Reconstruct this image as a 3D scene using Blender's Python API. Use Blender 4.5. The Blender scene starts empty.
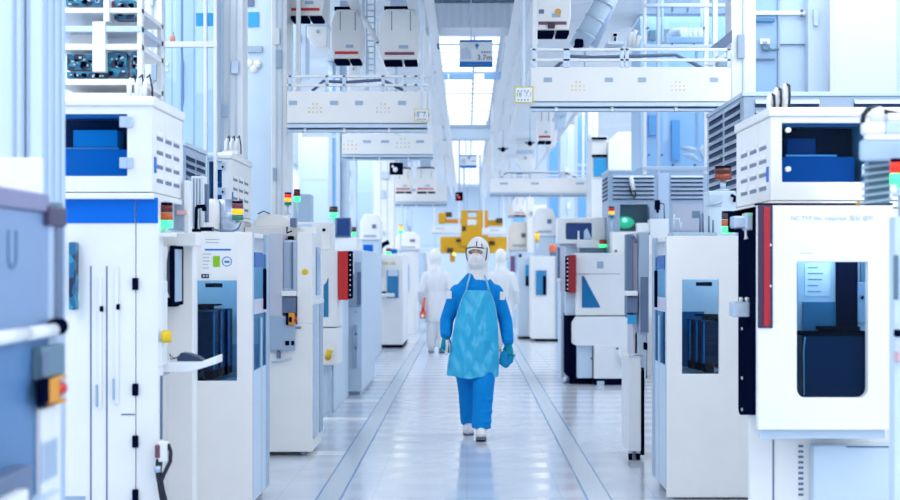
import bpy, bmesh, math, random
from mathutils import Vector, Matrix
random.seed(7)
SC = bpy.context.scene
COL = SC.collection
PI = math.pi
# ---- the camera's own numbers: focal length in pixels, vanishing point, eye height
F, VX, VY, EYE = 1600.0, 467.0, 265.0, 1.48
def wx(px, Y): return (px - VX) * Y / F
def wz(py, Y): return EYE - (py - VY) * Y / F

# ------------------------------------------------------------------ materials
def lin(r, g, b):
    f = lambda c: (c/255/12.92) if c/255 <= .04045 else ((c/255+.055)/1.055)**2.4
    return (f(r), f(g), f(b), 1)
MATS = {}
def bump(m, scale, dist, stretch):
    nt = m.node_tree; N = nt.nodes.new; L = nt.links.new
    tc = N('ShaderNodeTexCoord'); mp = N('ShaderNodeMapping'); mp.inputs['Scale'].default_value = stretch
    n = N('ShaderNodeTexNoise'); n.inputs['Scale'].default_value = scale; n.inputs['Detail'].default_value = 4; n.inputs['Distortion'].default_value = .8
    b = N('ShaderNodeBump'); b.inputs['Distance'].default_value = dist; b.inputs['Strength'].default_value = .9
    L(tc.outputs['Object'], mp.inputs['Vector']); L(mp.outputs[0], n.inputs['Vector']); L(n.outputs['Fac'], b.inputs['Height']); L(b.outputs[0], nt.nodes['Principled BSDF'].inputs['Normal'])
def dappled(m):
    nt = m.node_tree; N = nt.nodes.new; L = nt.links.new
    tc = N('ShaderNodeTexCoord'); v = N('ShaderNodeTexVoronoi'); v.inputs['Scale'].default_value = 26; r = N('ShaderNodeValToRGB')
    r.color_ramp.interpolation = 'CONSTANT'; e = r.color_ramp.elements; e[0].color = lin(8, 44, 84); e[1].position = .35; e[1].color = lin(14, 104, 150)
    for p, c in ((.62, (30, 150, 180)), (.86, (170, 220, 232)), (.93, (10, 60, 104))): k = e.new(p); k.color = lin(*c)
    L(tc.outputs['Object'], v.inputs['Vector']); L(v.outputs['Color'], r.inputs[0]); L(r.outputs[0], nt.nodes['Principled BSDF'].inputs['Base Color'])
def mat(name, rgb, rough=.45, metal=0, emit=0, noise=.04, nscale=6, spec=.5, coat=0):
    m = bpy.data.materials.new(name); m.use_nodes = True
    nt = m.node_tree; p = nt.nodes['Principled BSDF']
    c = lin(*rgb)
    p.inputs['Roughness'].default_value = rough
    p.inputs['Metallic'].default_value = metal
    p.inputs['Specular IOR Level'].default_value = spec
    if coat: p.inputs['Coat Weight'].default_value = coat
    if noise:
        tc = nt.nodes.new('ShaderNodeTexCoord'); n = nt.nodes.new('ShaderNodeTexNoise')
        n.inputs['Scale'].default_value = nscale; n.inputs['Detail'].default_value = 3
        r = nt.nodes.new('ShaderNodeMix'); r.data_type = 'RGBA'
        r.inputs['A'].default_value = tuple(v*(1-noise) for v in c[:3]) + (1,)
        r.inputs['B'].default_value = tuple(min(1, v*(1+noise)) for v in c[:3]) + (1,)
        nt.links.new(tc.outputs['Object'], n.inputs['Vector'])
        nt.links.new(n.outputs['Fac'], r.inputs['Factor'])
        nt.links.new(r.outputs['Result'], p.inputs['Base Color'])
    else:
        p.inputs['Base Color'].default_value = c
    if emit:
        p.inputs['Emission Color'].default_value = c
        p.inputs['Emission Strength'].default_value = emit
    MATS[name] = m
    return m
def glass(name, rgb, gloss=.10, rough=.03):
    m = bpy.data.materials.new(name); m.use_nodes = True
    nt = m.node_tree; nt.nodes.remove(nt.nodes['Principled BSDF'])
    t = nt.nodes.new('ShaderNodeBsdfTransparent'); t.inputs['Color'].default_value = lin(*rgb)
    g = nt.nodes.new('ShaderNodeBsdfGlossy'); g.inputs['Roughness'].default_value = rough
    x = nt.nodes.new('ShaderNodeMixShader'); x.inputs['Fac'].default_value = gloss
    nt.links.new(t.outputs[0], x.inputs[1]); nt.links.new(g.outputs[0], x.inputs[2])
    nt.links.new(x.outputs[0], nt.nodes['Material Output'].inputs['Surface'])
    MATS[name] = m
    return m
WHITE = mat('white_enamel', (236, 240, 246), .35)
WARM = mat('soft_white_enamel', (240, 241, 244), .4)
PALE = mat('pale_blue_enamel', (200, 220, 241), .4)
GREY = mat('grey_enamel', (160, 182, 208), .4)
STEEL = mat('brushed_steel', (176, 192, 216), .28, .75, nscale=30)
ALU = mat('anodised_aluminium', (190, 208, 230), .35, .35)
SLATE = mat('slate_blue_grey', (96, 116, 150), .45)
NAVY = mat('navy_black', (7, 15, 42), .6, spec=0)
BLACK = mat('black_plastic', (6, 12, 32), .6, spec=0)
CABLE = mat('black_cable', (14, 20, 40), .5)
BLUE = mat('signal_blue', (0, 108, 216), .45, spec=.15)
SKY = mat('sky_blue_sheet', (50, 160, 222), .35, spec=.3)
TEAL = mat('teal_circuit_board', (20, 110, 150), .4, noise=.5, nscale=22)
dappled(TEAL)
CARR = mat('dark_blue_carrier', (18, 50, 82), .4, spec=.1)
TEALG = mat('teal_grey', (96, 128, 150), .45)
RED = mat('red_enamel', (206, 22, 30), .4)
DRED = mat('dark_red_strip', (170, 16, 40), .4)
YEL = mat('yellow_plastic', (236, 200, 20), .45)
ORANGE = mat('orange_yellow_plastic', (226, 150, 16), .45)
MUST = mat('yellow_machine_paint', (224, 166, 10), .5, noise=.12, nscale=3)
MAUVE = mat('mauve_grey_rail', (134, 134, 172), .4)
LILAC = mat('pale_lilac_plastic', (206, 204, 226), .4)
GREEN = mat('green_paper_print', (140, 200, 30), .6)
CFILL = mat('chamber_fill_glow', (226, 238, 252), .5, emit=9, noise=0)  # added glow for brightening the chamber behind the right door
PAPER = mat('white_paper', (238, 242, 248), .7)
INK = mat('grey_ink', (120, 136, 168), .7)
BINK = mat('blue_ink', (16, 120, 204), .7)
GAP = mat('dark_louvre_gap', (52, 74, 112), .6, spec=.1)
BAND = mat('white_light_band', (253, 254, 255), .18)  # near-white colour standing in for light streaks on the floor
LENS_R0 = mat('unlit_red_lens', (104, 24, 26), .25)
LENS_A0 = mat('unlit_amber_lens', (196, 92, 16), .25)
LENS_G0 = mat('unlit_green_lens', (28, 130, 110), .25)
LENS_A = mat('lit_amber_lens', (255, 176, 10), .25, emit=.9, noise=0)
LENS_R = mat('lit_red_lens', (232, 40, 16), .25, emit=.5, noise=0)
LENS_G = mat('lit_green_lens', (70, 255, 150), .25, emit=1.3, noise=0)
LAMP = mat('lamp_diffuser', (242, 246, 252), .5, emit=1.05, noise=0)
TFILL = mat('tool_fill_glow', (226, 238, 252), .5, emit=3.2, noise=0)  # added glow for brightening the tool interiors
SCREEN = mat('navy_screen', (12, 50, 110), .15, emit=.25, noise=.3, nscale=8)
G_CLEAR = glass('clear_glass', (232, 243, 252), .03)
G_BLUE = glass('blue_tinted_glass', (190, 224, 242), .02)
G_DEEP = glass('deep_blue_glass', (196, 228, 246), .004)
G_DARK = glass('smoked_blue_glass', (206, 228, 240), .006)
# clothing
GOWN = mat('blue_coverall_cloth', (0, 140, 226), .75, noise=.1, nscale=9, spec=.15)
bump(GOWN, 5, .03, (1.6, 1, .7))
APRON = mat('light_blue_plastic_apron', (48, 188, 240), .22, noise=.06, nscale=5, spec=.6)
bump(APRON, 7, .03, (1.5, 1, .6))
STRAP = mat('pale_blue_strap', (128, 200, 236), .5)
HOODM = mat('white_hood_cloth', (240, 242, 246), .75)
MASKM = mat('white_mask_cloth', (244, 243, 246), .8)
SUIT = mat('white_coverall_cloth', (232, 237, 245), .75)
bump(SUIT, 5, .04, (1.6, 1, .7))
GLOVE = mat('teal_rubber_glove', (0, 150, 176), .5, spec=.2)
SKIN = mat('skin', (214, 160, 138), .55)
BROW = mat('dark_brown_hair', (50, 34, 34), .6)
EYEW = mat('eye_white', (232, 232, 232), .3)
SHOE = mat('white_shoe_cloth', (232, 234, 240), .6)
SOLE = mat('grey_sole', (96, 108, 134), .6)
CLOTH = mat('blue_wiping_cloth', (16, 146, 210), .6, spec=.2)
bump(CLOTH, 16, .03, (1, 1, 1))

# ------------------------------------------------------------------ mesh builder (world coordinates)
class MB:
    def __init__(s): s.bm = bmesh.new(); s.mi = 0
    def box(s, x0, x1, y0, y1, z0, z1):
        x0, x1 = min(x0, x1), max(x0, x1); y0, y1 = min(y0, y1), max(y0, y1); z0, z1 = min(z0, z1), max(z0, z1)
        v = [s.bm.verts.new((x, y, z)) for z in (z0, z1) for y in (y0, y1) for x in (x0, x1)]
        for f in ((0,2,3,1), (4,5,7,6), (0,1,5,4), (2,6,7,3), (0,4,6,2), (1,3,7,5)):
            s.bm.faces.new([v[i] for i in f]).material_index = s.mi
        return s
    def pbox(s, x0, y0, x1, y1, Y, d):           # front face fills this rectangle of the photo at distance Y, d deep
        return s.box(wx(x0, Y), wx(x1, Y), Y, Y+d, wz(y1, Y), wz(y0, Y))
    def prism(s, pts, axis, a, b):               # polygon extruded along an axis: x -> pts are (y,z), y -> (x,z), z -> (x,y)
        def P(p, t):
            return {'x': (t, p[0], p[1]), 'y': (p[0], t, p[1]), 'z': (p[0], p[1], t)}[axis]
        A = [s.bm.verts.new(P(p, a)) for p in pts]; B = [s.bm.verts.new(P(p, b)) for p in pts]
        n = len(pts)
        fs = [s.bm.faces.new(A), s.bm.faces.new(B[::-1])]
        for i in range(n): fs.append(s.bm.faces.new((A[i], B[i], B[(i+1) % n], A[(i+1) % n])))
        for f in fs: f.material_index = s.mi
        bmesh.ops.recalc_face_normals(s.bm, faces=fs)
        return s
    def tube(s, pts, r, n=10, ry=None):
        pts = [Vector(p) for p in pts]
        k = len(pts)
        R = r if isinstance(r, (list, tuple)) else [r]*k
        Q = ry if isinstance(ry, (list, tuple)) else [ry if ry is not None else None]*k
        rings = []
        t0 = (pts[1]-pts[0]).normalized()
        ref = Vector((0, 1, 0)) if abs(t0.y) < .8 else Vector((1, 0, 0))
        for i, p in enumerate(pts):
            t = ((pts[min(i+1, k-1)] - pts[i]).normalized() + (pts[i] - pts[max(i-1, 0)]).normalized())
            t = t.normalized() if t.length > 1e-6 else t0
            u = (ref - t*ref.dot(t)); u.normalize(); v = t.cross(u)
            a = R[i]; b = Q[i] if Q[i] is not None else a      # a across (v), b along the reference direction (u)
            rings.append([s.bm.verts.new(p + v*a*math.cos(2*PI*j/n) + u*b*math.sin(2*PI*j/n)) for j in range(n)])
        fs = []
        for i in range(k-1):
            for j in range(n):
                fs.append(s.bm.faces.new((rings[i][j], rings[i][(j+1) % n], rings[i+1][(j+1) % n], rings[i+1][j])))
        fs.append(s.bm.faces.new(rings[0][::-1])); fs.append(s.bm.faces.new(rings[-1]))
        for f in fs: f.material_index = s.mi; f.smooth = True
        fs[-1].smooth = fs[-2].smooth = False
        bmesh.ops.recalc_face_normals(s.bm, faces=fs)
        return s
    def ball(s, c, rx, ry=None, rz=None, n=14, m=9):
        ry = ry or rx; rz = rz or rx
        g = bmesh.ops.create_uvsphere(s.bm, u_segments=n, v_segments=m, radius=1)
        for v in g['verts']: v.co = Vector((c[0]+v.co.x*rx, c[1]+v.co.y*ry, c[2]+v.co.z*rz))
        for f in {f for v in g['verts'] for f in v.link_faces}: f.smooth = True; f.material_index = s.mi
        return s
    def ring(s, x0, x1, y0, y1, z0, z1, hx0, hx1, hz0, hz1):   # a slab facing -Y with a rectangular hole right through it
        x0, x1 = min(x0, x1), max(x0, x1); hx0, hx1 = min(hx0, hx1), max(hx0, hx1)
        O = [(x0, z0), (x1, z0), (x1, z1), (x0, z1)]; I = [(hx0, hz0), (hx1, hz0), (hx1, hz1), (hx0, hz1)]
        V = [[s.bm.verts.new((p[0], y, p[1])) for p in L] for y in (y0, y1) for L in (O, I)]
        fs = []
        for i in range(4):
            j = (i+1) % 4
            fs += [s.bm.faces.new((V[0][i], V[0][j], V[1][j], V[1][i])), s.bm.faces.new((V[2][i], V[2][j], V[3][j], V[3][i])),
                   s.bm.faces.new((V[0][i], V[0][j], V[2][j], V[2][i])), s.bm.faces.new((V[1][i], V[1][j], V[3][j], V[3][i]))]
        for f in fs: f.material_index = s.mi
        bmesh.ops.recalc_face_normals(s.bm, faces=fs)
        return s
    def build(s, name, m, parent=None, bev=0, seg=2):
        me = bpy.data.meshes.new(name)
        if parent is not None:
            off = parent_loc(parent)
            bmesh.ops.translate(s.bm, verts=s.bm.verts, vec=-off)
        s.bm.to_mesh(me); s.bm.free()
        for k in (m if isinstance(m, (list, tuple)) else [m]): me.materials.append(k)
        o = bpy.data.objects.new(name, me); COL.objects.link(o)
        if parent is not None: o.parent = parent
        if bev:
            b = o.modifiers.new('bevel', 'BEVEL'); b.width = bev; b.segments = seg; b.limit_method = 'ANGLE'
            b.use_clamp_overlap = True
        return o
def parent_loc(o):
    v = Vector(o.location)
    while o.parent is not None: o = o.parent; v = v + Vector(o.location)
    return v
def tag(o, label, cat, group=None, kind=None):
    if label: o['label'] = label
    if cat: o['category'] = cat
    if group: o['group'] = group
    if kind: o['kind'] = kind
    return o
def thing(name, label, cat, loc, group=None):
    o = bpy.data.objects.new(name, None); COL.objects.link(o); o.location = loc; o.empty_display_size = .1
    return tag(o, label, cat, group)
def B(*a): return MB().box(*a)
def PB(*a): return MB().pbox(*a)
KIDS = {}
def dup(root, loc, label, group=None):
    def rec(o, par):
        c = o.copy(); COL.objects.link(c)
        if par is not None: c.parent = par
        for ch in list(o.children): rec(ch, c)
        return c
    r = rec(root, None); r.location = loc; r['label'] = label
    if group: r['group'] = group
    return r
def text(body, size, m, parent, loc, rx=PI/2, name='lettering', rz=0, sx=1):
    c = bpy.data.curves.new(name, 'FONT'); c.body = body; c.size = size; c.extrude = .0008
    c.align_x = 'CENTER'; c.align_y = 'CENTER'; c.materials.append(m)
    o = bpy.data.objects.new(name, c); COL.objects.link(o)
    dg = bpy.context.evaluated_depsgraph_get(); me = bpy.data.meshes.new_from_object(o.evaluated_get(dg)); bpy.data.objects.remove(o); bpy.data.curves.remove(c)
    from mathutils import Euler
    me.transform(Euler((rx, 0, rz)).to_matrix().to_4x4()); me.name = name; me.materials.clear(); me.materials.append(m)
    o = bpy.data.objects.new(name, me); COL.objects.link(o)
    o.parent = parent; o.location = Vector(loc) - parent_loc(parent)
    return o
def struct(o): o['kind'] = 'structure'; return o

# ------------------------------------------------------------------ the room
H_CEIL = 4.4
def floor_mat():
    m = bpy.data.materials.new('glossy_floor_tiles'); m.use_nodes = True
    nt = m.node_tree; p = nt.nodes['Principled BSDF']; N = nt.nodes.new; L = nt.links.new
    tc = N('ShaderNodeTexCoord'); br = N('ShaderNodeTexBrick')
    br.offset = 0; br.inputs['Scale'].default_value = 1
    br.inputs['Brick Width'].default_value = .6; br.inputs['Row Height'].default_value = .6
    br.inputs['Mortar Size'].default_value = .003
    br.inputs['Color1'].default_value = lin(204, 214, 231); br.inputs['Color2'].default_value = lin(210, 219, 235)
    br.inputs['Mortar'].default_value = lin(184, 198, 220)
    L(tc.outputs['Object'], br.inputs['Vector'])
    L(br.outputs['Color'], p.inputs['Base Color'])
    sep = N('ShaderNodeSeparateXYZ'); L(tc.outputs['Object'], sep.inputs[0])
    mu = N('ShaderNodeMath'); mu.operation = 'MULTIPLY'; mu.inputs[1].default_value = 2*PI/.60; L(sep.outputs['Y'], mu.inputs[0])
    si = N('ShaderNodeMath'); si.operation = 'SINE'; L(mu.outputs[0], si.inputs[0])
    mr = N('ShaderNodeMapRange'); mr.inputs[1].default_value = -.3; mr.inputs[2].default_value = .3
    mr.inputs[3].default_value = .115; mr.inputs[4].default_value = .19
    L(si.outputs[0], mr.inputs[0]); L(mr.outputs[0], p.inputs['Roughness'])
    p.inputs['Specular IOR Level'].default_value = .6
    return m
def panel_mat(name, c1, c2, joint, w, h, rough=.5):
    m = bpy.data.materials.new(name); m.use_nodes = True
    nt = m.node_tree; p = nt.nodes['Principled BSDF']; N = nt.nodes.new; L = nt.links.new
    g = N('ShaderNodeNewGeometry'); sep = N('ShaderNodeSeparateXYZ'); L(g.outputs['Position'], sep.inputs[0])
    ad = N('ShaderNodeMath'); ad.operation = 'ADD'; L(sep.outputs['X'], ad.inputs[0]); L(sep.outputs['Y'], ad.inputs[1])
    cb = N('ShaderNodeCombineXYZ'); L(ad.outputs[0], cb.inputs['X']); L(sep.outputs['Z'], cb.inputs['Y'])
    br = N('ShaderNodeTexBrick'); br.offset = 0; br.inputs['Scale'].default_value = 1
    br.inputs['Brick Width'].default_value = w; br.inputs['Row Height'].default_value = h; br.inputs['Mortar Size'].default_value = .012
    br.inputs['Color1'].default_value = lin(*c1); br.inputs['Color2'].default_value = lin(*c2); br.inputs['Mortar'].default_value = lin(*joint)
    L(cb.outputs[0], br.inputs['Vector']); L(br.outputs['Color'], p.inputs['Base Color'])
    p.inputs['Roughness'].default_value = rough
    return m
WALLM = panel_mat('pale_wall_panels', (200, 222, 245), (214, 231, 248), (160, 190, 226), 1.2, 2.2)
CEILM = panel_mat('white_ceiling_panels', (232, 238, 246), (238, 243, 250), (190, 204, 226), 1.2, .6)
struct(B(-5.2, 5.2, -10, 60.2, -.1, 0).build('floor', floor_mat()))
struct(B(-5.2, 5.2, -10, 60.2, H_CEIL, H_CEIL+.1).build('ceiling', CEILM))
struct(B(-5.2, -5, -10, 60.2, 0, H_CEIL).build('wall_left', WALLM))
struct(B(5, 5.2, -10, 60.2, 0, H_CEIL).build('wall_right', WALLM))
struct(B(-5, 5, 60, 60.2, 0, H_CEIL).build('wall_back', WALLM))
# guide strips let into the floor on both sides of the aisle
def strip_mat():
    m = mat('speckled_guide_strip', (192, 206, 222), .25, noise=.25, nscale=45)
    return m
SM = strip_mat()
for i, cx in enumerate((-.875, .835)):
    mb = MB(); mb.box(cx-.068, cx+.068, 3, 46, 0, .003); mb.mi = 1
    for e in (-1, 1): mb.box(cx+e*.075-.007, cx+e*.075+.007, 3, 46, 0, .004)
    struct(mb.build('trim_%d' % (i+1), [SM, mat('blue_grey_edge_line_%d' % i, (104, 144, 184), .25)]))
# streaks of light painted on the floor as white bands between the left-hand tools and the guide strip
for y, x0, x1, lab in ((374, 336, 357, 'short painted light band beside the cabinet under the red box'), (380, 355, 394, 'painted light band in front of the cabinet with a shelf'),
                  (401, 332, 386, 'painted light band between the red box and the guide strip, third from the far end'), (419, 322, 379, 'painted light band running to the guide strip past the yellow pull handle'),
                  (453, 306, 358, 'nearest painted light band, by the foot of the loader with the yellow dot')):
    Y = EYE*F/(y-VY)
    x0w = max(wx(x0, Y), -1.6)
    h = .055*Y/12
    tag(B(x0w, wx(x1, Y)-.02, Y-h*2.0, Y+h*2.0, 0, .0025).build('floor_light_band', BAND), lab, 'painted light band', 'painted light bands left of the aisle')

# ------------------------------------------------------------------ light
def area(name, loc, sx, sy, power, rot=(0, 0, 0), col=(1, .97, .88)):
    l = bpy.data.lights.new(name, 'AREA'); l.shape = 'RECTANGLE'; l.size = sx; l.size_y = sy; l.energy = power; l.color = col
    o = bpy.data.objects.new(name, l); COL.objects.link(o); o.location = loc; o.rotation_euler = rot
    return o
for x in (-3.3, 3.3):
    area('ceiling_or_fill_light', (x, 25, H_CEIL-.03), 2.6, 68, 1450)
# luminous filter panels over the aisle
lampA = thing('ceiling_light', 'nearest luminous ceiling panel over the aisle', 'ceiling light', (0, 19.5, H_CEIL), 'luminous panels over the aisle')
def lamp_panel(root):
    x, y, z = root.location
    fr = MB(); fr.box(x-.46, x+.46, y-1.5, y-1.46, z-.03, z); fr.box(x-.46, x+.46, y+1.46, y+1.5, z-.03, z)
    fr.box(x-.46, x-.42, y-1.46, y+1.46, z-.03, z); fr.box(x+.42, x+.46, y-1.46, y+1.46, z-.03, z)
    fr.build('frame', ALU, root)
    B(x-.42, x+.42, y-1.46, y+1.46, z-.02, z-.005).build('diffuser', LAMP, root)
    B(x+.08, x+.11, y-1.46, y+1.46, z-.035, z-.02).build('centre_bar', ALU, root)
    for k in (-.75, 0, .75): B(x-.42, x+.42, y+k-.012, y+k+.012, z-.03, z-.02).build('cross_bar', PALE, root)
lamp_panel(lampA)
NTH = ['', 'second', 'third', 'fourth', 'fifth', 'sixth', 'seventh', 'eighth', 'ninth', 'tenth', 'eleventh', 'twelfth', 'thirteenth']
for k in range(1, 13):
    dup(lampA, (0, 19.5+k*3.02, H_CEIL), '%s luminous ceiling panel over the aisle, counted from the near end' % NTH[k])
# ceiling light above the near end of the aisle, then an added fill
area('ceiling_or_fill_light', (0, 3, H_CEIL-.03), 1.2, 12, 45)
area('ceiling_or_fill_light', (0, -8.5, 2.9), 8, 2.8, 185, rot=(math.radians(80), 0, 0))  # added fill light behind the viewpoint, facing down the aisle
w = bpy.data.worlds.new('world'); SC.world = w; w.use_nodes = True
bg = w.node_tree.nodes['Background']; bg.inputs['Color'].default_value = lin(250, 248, 243); bg.inputs['Strength'].default_value = .40

# ------------------------------------------------------------------ camera
cd = bpy.data.cameras.new('camera'); cam = bpy.data.objects.new('camera', cd); COL.objects.link(cam)
cd.sensor_width = 36; cd.lens = F*36/900
cam.location = (0, 0, EYE); cam.rotation_euler = (PI/2, 0, 0)
cd.shift_x = -(VX-450)/900; cd.shift_y = (VY-250)/900
cd.clip_start = .05; cd.clip_end = 200
cd.dof.use_dof = True; cd.dof.focus_distance = 11.5; cd.dof.aperture_fstop = 2.7
SC.camera = cam
SC.view_settings.view_transform = 'Standard'; SC.view_settings.look = 'None'
SC.view_settings.exposure = -0.02; SC.view_settings.gamma = 1; SC.view_settings.use_curve_mapping = False
# ------------------------------------------------------------------ signal towers
def stack_light(px, ytop, ybot, Y, wpx, lenses, label, zfoot=None, name='signal_tower'):
    x = wx(px, Y); zt = wz(ytop, Y); zb = wz(ybot, Y); r = wpx*Y/F/2
    zf = zfoot if zfoot is not None else zb - .06
    t = thing(name, label, 'signal light', (x, Y, zf), 'coloured signal towers on the tools')
    n = len(lenses); h = (zt-zb)/n
    mb = MB(); mb.tube([(x, Y, zf), (x, Y, zb)], r*.35, 10); mb.tube([(x, Y, zf), (x, Y, zf+.012)], r*.8, 14); mb.build('pole', ALU, t)
    MB().tube([(x, Y, zt), (x, Y, zt+.012)], r*.95, 16).build('cap', NAVY, t)
    for i, (nm, m) in enumerate(lenses):
        a = zt - h*i; b = zt - h*(i+1)
        MB().tube([(x, Y, b+.002), (x, Y, a-.002)], r, 18).build(nm, m, t)
    return t
RL0 = ('red_lens', LENS_R0); AL0 = ('amber_lens', LENS_A0); GL0 = ('green_lens', LENS_G0)
RL = ('red_lens', LENS_R); AL = ('amber_lens', LENS_A); GL = ('green_lens', LENS_G)

# ------------------------------------------------------------------ wafer carriers that stand inside the loaders
def carrier(x0, x1, y0, y1, z0, z1, label, s):
    t = thing('wafer_carrier', label, 'wafer carrier', ((x0+x1)/2, (y0+y1)/2, z0), 'black wafer carriers inside the loaders')
    mb = MB(); mb.box(x0, x1, y0, y1, z0+.05, z1)
    for k in range(5):
        zz = z0+.1+(z1-z0-.16)*k/4
        mb.box(x0-.004, x1+.004, y0-.004, y1, zz, zz+.006)
    mb.build('body', CARR, t, .008)
    mb = MB(); xm = (x0+x1)/2; ym = (y0+y1)/2
    mb.tube([(xm, ym, z1), (xm, ym, z1+.02)], .03, 12); mb.box(xm-.07, xm+.07, ym-.07, ym+.07, z1+.02, z1+.03); mb.build('top_handle', BLACK, t)
    for e in (x0+.03, x1-.03):
        B(e-.03, e+.03, y0-.03, y1, z0, z0+.05).build('foot', BLACK, t, .004)
    xe = x1 if s < 0 else x0
    B(xe-.004, xe+.004, y0-.006, y0+.006, z0+.06, z1-.01).build('edge_strip', SKY, t)
    return t

# ------------------------------------------------------------------ process tool: tall cabinet with an upper box (left or right of the aisle)
def upper_box(t, s, xe, y0, y1, xfar, z0, z1, win, knob):
    X = lambda a: s*a
    wx0, wx1, wz0, wz1 = win
    mb = MB(); d = .35
    mb.ring(X(xe), X(xfar), y0, y0+d, z0, z1-.05, X(wx0), X(wx1), wz0, wz1)
    mb.box(X(xe), X(xfar), y0+d, y1, z0, z1-.05)
    mb.build('upper_housing', WARM, t, .006)
    MB().prism([(y0-.015, z1-.05), (y0-.015, z1-.02), (y0+.02, z1), (y1, z1), (y1, z1-.05)], 'x', X(xe-.012), X(xfar)).build('lid', WARM, t, .008)
    MB().box(X(xe-.008), X(xfar), y0-.012, y1, z0-.035, z0-.005).build('bottom_lip', WARM, t, .004)
    pane = B(X(wx0+.002), X(wx1-.002), y0+.012, y0+.018, wz0+.002, wz1-.002).build('window_pane', G_DEEP, t)
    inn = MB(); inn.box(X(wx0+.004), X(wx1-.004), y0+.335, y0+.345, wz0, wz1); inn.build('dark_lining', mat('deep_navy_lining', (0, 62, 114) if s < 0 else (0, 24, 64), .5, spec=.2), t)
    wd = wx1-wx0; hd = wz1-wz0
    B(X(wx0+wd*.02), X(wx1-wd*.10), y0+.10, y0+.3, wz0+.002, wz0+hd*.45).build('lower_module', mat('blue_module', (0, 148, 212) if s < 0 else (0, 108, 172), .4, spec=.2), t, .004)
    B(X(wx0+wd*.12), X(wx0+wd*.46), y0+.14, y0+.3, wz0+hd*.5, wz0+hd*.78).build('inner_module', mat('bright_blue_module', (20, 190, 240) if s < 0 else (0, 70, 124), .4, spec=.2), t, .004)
    B(X(wx0+wd*.1), X(wx1-wd*.3), y0+.12, y0+.16, wz0+hd*.46, wz0+hd*.49).build('inner_rail', STEEL, t)
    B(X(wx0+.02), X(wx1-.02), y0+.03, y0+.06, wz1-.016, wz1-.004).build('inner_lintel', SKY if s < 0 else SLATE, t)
    for zz in (wz0+hd*.12, wz0+hd*.78):
        mb = MB(); xx, q = (wx1, -1) if knob else (wx0, 1)
        mb.box(X(xx-.03*q), X(xx+.035*q), y0-.018, y0-.001, zz, zz+.055); mb.box(X(xx-.002), X(xx+.004), y0-.024, y0-.001, zz-.002, zz+.057)
        mb.build('hinge', ALU, t, .003)
        if knob:
            MB().tube([(X(wx0+.03), y0-.02, zz+.03), (X(wx0+.03), y0+.012, zz+.03)], .014, 14).build('window_knob', WHITE, t)
    mb = MB()                                   # pressed vent slots on the aisle side, each a sloping hood with a dark mouth
    dk = MB()
    for c in range(3):
        for r in range(4):
            ya = y0+.12+(y1-y0)*.27*c; za = z1-.18-.072*r
            L = (y1-y0)*.19
            mb.prism([(X(xe), za+.020), (X(xe), za-.012), (X(xe-.006), za-.008)], 'y', ya, ya+L)
            dk.box(X(xe), X(xe-.0015), ya, ya+L, za-.03, za-.012)
    mb.build('vent', WARM, t); dk.build('vent_mouth', SLATE, t)
    B(X(xe), X(xe-.003), y0+.05, y0+.11, z0+.10, z0+.18).build('blue_tag', BLUE, t)

def cable_cluster(x, y, z, label, s=1):
    t = thing('cable_connector_block', label, 'cable connector', (x, y, z), 'white connectors on the upper boxes')
    B(x-.06, x+.06, y-.05, y+.05, z, z+.03).build('base_plate', WHITE, t, .004)
    for k in range(3):
        xx = x-.04+.04*k
        MB().tube([(xx, y, z+.03), (xx, y, z+.09), (xx+.012*s, y-.005, z+.13)], [.013, .014, .01], 10).build('plug', WHITE, t)
        MB().tube([(xx+.012*s, y-.005, z+.13), (xx+.022*s, y+.02, z+.15), (xx+.03*s, y+.05, z+.08), (xx+.03*s, y+.055, z+.01)], .005, 8).build('cable', CABLE, t)
    return t

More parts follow.
